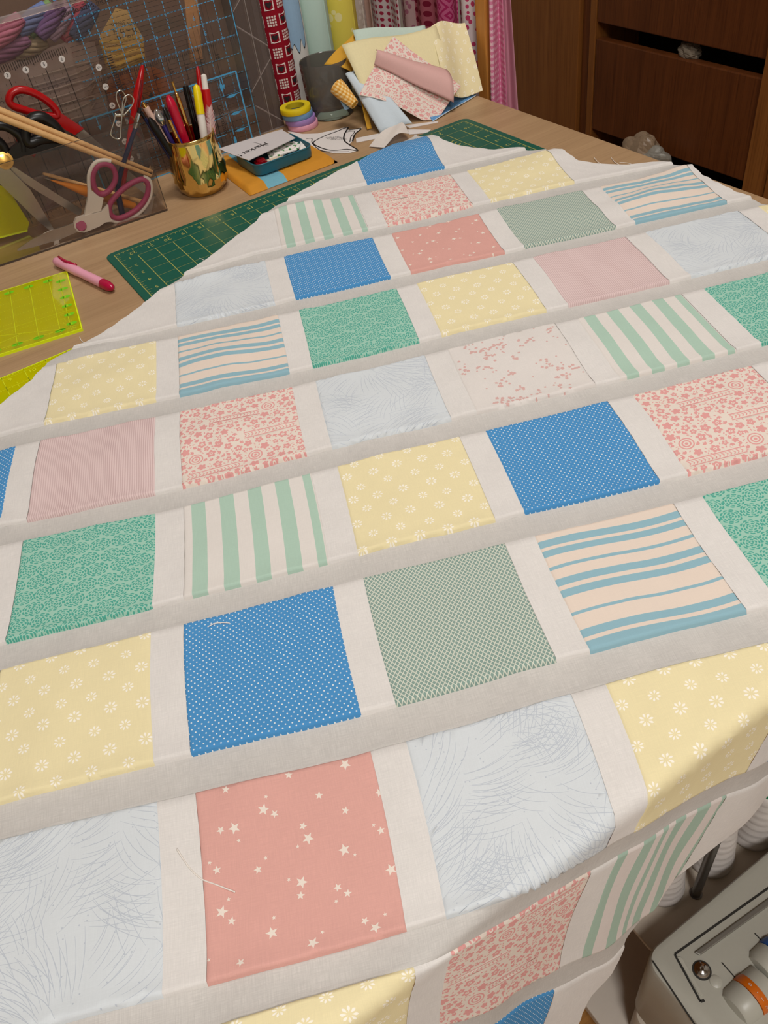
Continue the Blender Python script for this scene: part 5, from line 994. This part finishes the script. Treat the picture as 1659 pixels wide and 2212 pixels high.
# ------------------------------------------------------------------ fabric rack with hangings beyond the right table edge
rk = thing('fabric_rack', 'orange pine fabric rack standing behind the table corner', 'rack', (28.4, 11, FL))
for y in (4.15, 26): part(rk, 'post', PINE, lambda b: b.box(27.6, 28.9, y-.52, y+.52, FL, 17), bevel=.08)
part(rk, 'rail', PINE, lambda b: b.rod((28.6, -.5, 15.2), (28.6, 27, 15.2), [(0, .4), (1, .4)], 16), smooth=40); part(rk, 'foot', PINE, lambda b: b.box(24.9, 31.5, 3.6, 4.7, FL, FL+1), bevel=.1); part(rk, 'foot', PINE, lambda b: b.box(24.9, 31.5, 25.5, 26.5, FL, FL+1), bevel=.1)
def hang(label, xa, xb, m, low=-9, x=28.55, waves=2.0, amp=.28, ph=0, lean=0, shift=0):
    ya, yb = AX(xa, 40, x).y, AX(xb, 40, x).y; y0, y1 = max(ya, yb), min(ya, yb); t_ = thing('hanging_fabric', label, 'fabric', (x, (y0+y1)/2, low), 'fabrics hanging on the rack'); b = MB(); n, h = 28, 16; vs = []
    for j in range(h+1):
        z = 15.6-(15.6-low)*j/h
        for i in range(n+1):
            s = i/n; vs.append(Vector((x-.48+amp*math.sin(2*math.pi*waves*s+ph)*(.35+.65*j/h)+lean*j/h, y0+(y1-y0)*s+shift*max(0, j/h-.45)*1.8, z)))
    b.add(vs, [(j*(n+1)+i, j*(n+1)+i+1, (j+1)*(n+1)+i+1, (j+1)*(n+1)+i) for j in range(h) for i in range(n)]); o_ = b.build('front_drop', m, t_, smooth=True, uvs=np.array([(i*(y0-y1)/n, j*1.5) for j in range(h+1) for i in range(n+1)])); sm_ = o_.modifiers.new('thickness', 'SOLIDIFY'); sm_.thickness = .06*IN
    part(t_, 'fold_over_rail', m, lambda q: q.rings([[Vector((28.6+.62*math.cos(a), yy, 15.2+.62*math.sin(a))) for a in np.linspace(0, 2*math.pi, 17)[:-1]] for yy in (y0, y1)], 0, False), smooth=True); return t_
hang('dusty pink plain fabric hanging on the rack behind the heap', 768, 816, tone('dusty_rose_cloth', (196, 160, 146), (184, 148, 136), 'plain'), waves=1.5)
hang('white fabric with dark red flowers hanging on the rack', 815, 881, tone('red_flower_cloth', (204, 190, 190), (158, 40, 66), 'dots', .42), waves=1.5, ph=2)
hang('grey pink striped fabric hanging on the rack', 879, 908, tone('grey_pink_cloth', (176, 146, 146), (150, 92, 110), 'floral', .5), waves=1, ph=1)
hang('deep wine red spotted fabric hanging on the rack', 905, 962, tone('wine_spot_cloth', (160, 84, 98), (112, 18, 44), 'dots', .6), waves=1.5, ph=.5)
hang('magenta diamond patterned fabric hanging on the rack', 958, 1008, tone('magenta_diamond_cloth', (198, 96, 140), (170, 40, 96), 'diamond', 1.0), waves=1.2, ph=3)
hang('white floral fabric with pink checks hanging beside the rack post', 1004, 1036, tone('white_floral_cloth', (220, 204, 206), (190, 62, 104), 'floral', .5), waves=1, ph=1.5)
HPN = Vector((.55, .83, 0)); PD = tone('pink_dot_cloth', (222, 132, 168), (236, 196, 210), 'dots', .35); PR = tone('pale_rose_cloth', (204, 142, 160), (214, 168, 180), 'plain')
def HH(x, y, d): return PLN(x, y, Vector((28.7, 2.5, 0))+HPN*d, HPN)
cloth('hanging_fabric', 'bright pink dotted fabric hanging in front of the rack post', [HH(1050, -380, 0), HH(1070, -380, 0), HH(1101, 300, 0), HH(1063, 300, 0)], PD, lambda s, q: (-.3*math.sin(7*s+q), -.35*math.sin(7*s+q), 0), 'fabrics hanging on the rack', 20, parent_part='front_drop')
cloth('hanging_fabric', 'dusty pink fabric hanging at the outer end of the rack', [HH(1066, -380, .5), HH(1078, -380, .5), HH(1124, 300, .5), HH(1090, 300, .5)], PR, lambda s, q: (-.2*math.sin(6*s+q+1), -.25*math.sin(6*s+q+1), 0), 'fabrics hanging on the rack', 20, parent_part='front_drop')

# ------------------------------------------------------------------ dark wooden cabinet with drawers
CX = 50.0; cb = thing('wooden_cabinet', 'dark brown wooden cabinet with handleless drawers beyond the table', 'cabinet', (61, 8, FL))
DARKI = mat('cabinet_gap_shade', (20, 13, 9), .9)  # near-black colour stands in for the shade inside the drawer gaps
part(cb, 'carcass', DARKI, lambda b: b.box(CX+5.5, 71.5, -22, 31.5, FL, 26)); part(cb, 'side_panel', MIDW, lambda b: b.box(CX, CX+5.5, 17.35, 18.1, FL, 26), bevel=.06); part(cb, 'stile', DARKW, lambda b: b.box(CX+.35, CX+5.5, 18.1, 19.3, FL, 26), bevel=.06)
part(cb, 'door', MIDW, lambda b: b.box(CX, CX+.85, 19.5, 31.5, FL+1.5, 26), bevel=.08)
for z0, z1 in ((-3.45, 9.5), (-12.6, -4.75), (-24, -15.4)): part(cb, 'drawer', DARKW, lambda b: b.box(CX, CX+.85, -.75, 17.2, z0, z1), bevel=.1)
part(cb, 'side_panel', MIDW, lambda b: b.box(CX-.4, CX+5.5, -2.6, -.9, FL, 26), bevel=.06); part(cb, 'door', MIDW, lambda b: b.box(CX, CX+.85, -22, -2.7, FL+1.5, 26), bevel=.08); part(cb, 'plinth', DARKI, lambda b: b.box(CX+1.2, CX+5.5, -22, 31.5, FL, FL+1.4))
# crumpled bag poking out of the drawer gap
def crumple(b, c, rx, ry, rz, seed, n=22):
    rs = np.random.RandomState(seed); F_ = [(rs.normal(0, 1, 3), rs.uniform(0, 6), rs.uniform(.05, .16)) for _ in range(14)]; vs = []
    for j in range(n+1):
        th = math.pi*j/n
        for i in range(n):
            ph = 2*math.pi*i/n; d = np.array([math.sin(th)*math.cos(ph), math.sin(th)*math.sin(ph), math.cos(th)]); k = 1+sum(a*abs(math.sin(2.2*float(f @ d)+p))-.4*a for f, p, a in F_); vs.append(Vector(c)+Vector((rx*d[0]*k, ry*d[1]*k, rz*d[2]*k)))
    b.add(vs, [(j*n+i, j*n+(i+1) % n, (j+1)*n+(i+1) % n, (j+1)*n+i) for j in range(n) for i in range(n)])
bc = AX(1385, 338, 48.6); bag = thing('plastic_bag', 'crumpled beige plastic bag poking out below the lower drawer', 'bag', tuple(bc-Vector((0, 0, 1.5)))); part(bag, 'film', mat('beige_bag_film', (150, 128, 104), .35, var=.2, vs=90), lambda b: crumple(b, bc, 1.0, 1.7, 1.35, 3)); bc2 = AX(1416, 345, 48.4); part(bag, 'loose_corner', mat('grey_bag_film', (150, 146, 136), .35, var=.2, vs=90), lambda b: crumple(b, bc2, .7, 1.0, .8, 5))
bc3 = AX(1490, 112, 50.9); t = thing('cloth_tip', 'small grey cloth corner showing in the gap above the lower drawer', 'cloth', tuple(bc3-Vector((0, 0, .5)))); part(t, 'cloth', mat('grey_cloth_tip', (120, 108, 92), .9), lambda b: crumple(b, bc3, .5, .8, .55, 8)); part(t, 'hem', mat('dark_cloth_hem', (92, 82, 70), .9), lambda b: b.tube([bc3+Vector((-.5, k*.35, .1*math.sin(k*2))) for k in range(-2, 3)], .05, 6), smooth=True)
for i, (y, w) in enumerate(((12.0, 3.2),)): pass

# ------------------------------------------------------------------ overlock sewing machine on a low white board
MACH = mat('ivory_machine_plastic', (186, 184, 172), .38, var=.02); MACH2 = mat('warm_ivory_plastic', (196, 184, 168), .45, var=.02); GROOVE = mat('dark_groove', (40, 38, 34), .6)
bd = thing('white_board', 'low white shelf board under the sewing machine', 'board', (8, -40, FL)); part(bd, 'board', mat('white_melamine', (206, 196, 184), .5, var=.02), lambda b: b.box(2.0, 18, -52, -33.6, FL+2.2, FL+2.9), bevel=.08)
for x in (3, 17):
    part(bd, 'foot', mat('white_melamine', (206, 196, 184), .5, var=.02), lambda b: b.box(x-.5, x+.5, -51, -34.4, FL, FL+2.2))
BZ0 = FL+2.92; MT = -18.0
mc = thing('overlock_machine', 'ivory overlock sewing machine with coloured tension dials below the table edge', 'sewing machine', (8, -40, BZ0))
def rbox(b, x0, x1, y0, y1, z0, z1, r):
    b.rings([[Vector((x, y, z)) for x, y in rrect(x0+i, x1-i, y0+i, y1-i, r, 5)] for i, z in ((.1, z0), (0, z0+.15), (0, z1-.25), (.07, z1-.08), (.25, z1))])
part(mc, 'upper_body', MACH, lambda b: rbox(b, 3.15, 14.4, -44.2, -37.05, -24.5, MT, .75), smooth=35)
part(mc, 'lower_body', MACH2, lambda b: rbox(b, 2.9, 14.6, -45.6, -37.3, BZ0, -24.4, .7), smooth=35)
part(mc, 'bed_plate', MACH2, lambda b: rbox(b, 2.4, 7.5, -49.5, -45.5, BZ0, -25.6, .5), smooth=35)
def groove(b, pts, w=.1):
    for p, q in zip(pts, pts[1:]): line(b, (*p, MT+.006), (*q, MT+.006), w, NZ)
part(mc, 'lid_groove', GROOVE, lambda b: (groove(b, ((14.2, -38.45), (4.3, -37.72), (3.86, -39.45)), .09), groove(b, ((3.42, -37.4), (3.1, -39.9)), .07), groove(b, ((4.02, -39.5), (3.86, -39.45)), .1)))
part(mc, 'handle_flap', MACH, lambda b: b.prism([(4.42, -37.95, MT), (4.1, -39.35, MT), (3.98, -39.3, MT), (4.3, -37.85, MT)], (0, 0, .05)))
part(mc, 'thread_guide', mat('grey_guide', (136, 132, 124), .35, .4), lambda b: b.prism([(4.95, -38.12, MT), (5.05, -38.32, MT), (13.8, -38.95, MT), (13.8, -38.7, MT)], (0, 0, .12)), bevel=.04)
part(mc, 'chrome_screw', mat('chrome', (215, 215, 215), .12, 1.0), lambda b: b.lathe((4.73, -38.72, 0), [(.30, MT), (.30, MT+.05), (.22, MT+.07), (.2, MT+.2), (.1, MT+.24), (.05, MT+.18)], 24), smooth=40); part(mc, 'screw_socket', GROOVE, lambda b: b.lathe((4.73, -38.72, 0), [(.37, MT), (.37, MT+.01)], 24))
part(mc, 'button', MACH, lambda b: b.lathe((4.86, -39.3, 0), [(.24, MT), (.23, MT+.03), (.14, MT+.07), (.02, MT+.08)], 24), smooth=40)
ORG = mat('orange_dial', (214, 106, 12), .35); BLU = mat('blue_dial', (24, 84, 164), .35)
for i, (x, y, m, nm) in enumerate(((5.62, -40.35, ORG, 'orange'), (7.5, -40.0, BLU, 'blue'), (9.3, -40.2, mat('green_dial', (40, 130, 70), .35), 'green'), (11.1, -40.2, mat('yellow_dial', (214, 180, 40), .35), 'yellow'))):
    d = part(mc, 'tension_dial', m, lambda b: b.rod((x-.18, y, MT-.1), (x+.18, y, MT-.1), [(0, .74), (.5, .76), (1, .74)], 36), smooth=40); d['label'] = nm+' tension dial'
    part(d, 'dial_shoulder', MACH, lambda b: b.rod((x-1.0, y, MT-.15), (x-.2, y, MT-.15), [(0, .3), (.08, .6), (.3, .72), (1, .74)], 30), smooth=40); part(d, 'dial_shoulder', MACH, lambda b: b.rod((x+.2, y, MT-.15), (x+.85, y, MT-.15), [(0, .74), (.8, .72), (1, .4)], 30), smooth=40)
    part(d, 'dial_marks', WINK, lambda b: [(lambda a: put_text(b, s, .2, Vector((x, y+.775*math.sin(a), MT-.1+.775*math.cos(a))), (1, 0, 0), Vector((0, math.cos(a), -math.sin(a)))))(math.radians(an)) for an, s in ((15, '0'), (-8, '-'), (-30, '1'), (-55, '2'))])
    part(mc, 'thread_slot', GROOVE, lambda b: line(b, (x-.05, -38.95, MT+.006), (x-.05, y+.75, MT+.006), .05, NZ))
# thread stand with cones
PZ = -20.5; part(mc, 'thread_stand', MACH2, lambda b: b.prism([(x, y, PZ-.3) for x, y in rrect(4.4, 15.4, -37.0, -33.9, .5)], (0, 0, .3)), bevel=.05); part(mc, 'stand_bracket', MACH2, lambda b: b.box(8.6, 10.4, -37.3, -35.6, -26, PZ-.3), bevel=.1); part(mc, 'stand_bracket', MACH2, lambda b: b.box(5.0, 6.6, -37.4, -36.4, -25.2, PZ-.3), bevel=.2)
RB = AZ(1503, 1930, PZ); part(mc, 'guide_rod', mat('dark_steel_rod', (112, 108, 104), .3, .8), lambda b: (b.rod((RB.x, RB.y, PZ), (RB.x, RB.y, -9.4), [(0, .2), (1, .2)], 16), b.rod((RB.x, RB.y, -9.4), (RB.x, RB.y, -3.2), [(0, .14), (1, .14)], 16), b.rod((RB.x, RB.y, PZ), (RB.x, RB.y, PZ+.06), [(0, .28), (1, .28)], 20)), smooth=40)
for i, (px, lab) in enumerate((((1426, 1910), 'white thread cone at the left end of the stand, half hidden by the quilt'), ((1532, 1850), 'white thread cone with green core beside the steel guide rod'), ((1622, 1793), 'white thread cone with green core at the right end of the stand'))):
    c = AZ(*px, PZ); t = thing('thread_cone', lab, 'thread', (c.x, c.y, PZ), 'white thread cones on the machine'); R_ = 1.02
    rs = random.Random(i); prof = []
    for k in range(27): z = k/26; prof.append((R_*(1-.42*z)+.03*math.sin(k*1.9)+rs.uniform(-.008, .008), .22+3.9*z))
    part(t, 'wound_thread', mat('white_thread', (222, 214, 208), .7, var=.04, vs=900), lambda b: b.lathe((c.x, c.y, PZ), [(R_*.8, .02), (R_+.02, .1)]+prof+[(.45, 4.2), (.4, 4.16)], 32), smooth=True)
    part(t, 'green_core', mat('green_cone', (0, 140, 86), .4), lambda b: b.rings([[Vector((c.x+r*math.cos(a), c.y+r*math.sin(a), PZ+z)) for a in np.linspace(0, 2*math.pi, 29)[:-1]] for r, z in ((.5, 3.9), (.5, 4.5), (.44, 4.55), (.36, 4.5), (.33, 3.7))], 0, False), smooth=40)
    part(t, 'cone_foot', mat('green_cone', (0, 140, 86), .4), lambda b: b.lathe((c.x, c.y, PZ), [(R_*.92, .0), (R_*.95, .05)], 28), smooth=40)

# ------------------------------------------------------------------ loose threads
def thread(label, pts, r=.018):
    b = MB(); b.tube(arc(pts, 6, False), r, 6); P = Vector(pts[0]); o_ = b.build('loose_thread', mat('loose_white_thread', (236, 228, 220), .8), None, loc=tuple(P), smooth=True); return props(o_, label, 'thread', 'loose threads')
def on_quilt(px, h=.26): return AZ(*px, h)
thread('short white loose thread on the large blue dotted patch', [on_quilt(p, .255) for p in ((451, 1353), (463, 1347), (480, 1345), (496, 1346))])
thread('long white loose thread crossing onto the big coral star patch', [on_quilt(p, .255) for p in ((382, 1834), (396, 1856), (412, 1878), (436, 1899), (470, 1912), (508, 1927))])
thread('white loose thread lying on the mat at the left quilt edge', [AZ(*p, .1) for p in ((431, 558), (440, 562), (448, 572))])
thread('curled white thread on the table at the left quilt edge', [AZ(*p, .03) for p in ((172, 728), (176, 736), (184, 741), (193, 742))])
for i, ps in enumerate((((1214, 327), (1220, 333), (1226, 337)), ((1283, 340), (1292, 350), (1302, 356)), ((1320, 340), (1328, 350), (1340, 357)), ((1338, 351), (1355, 352), (1376, 359)))):
    thread(('frayed thread at the far quilt edge, leftmost of four', 'frayed thread at the far quilt edge, second from the left', 'frayed thread at the far quilt edge, third from the left', 'frayed thread at the far quilt edge nearest the cabinet')[i], [AZ(*p, .05+.05*(i % 2)) for p in ps], .014)
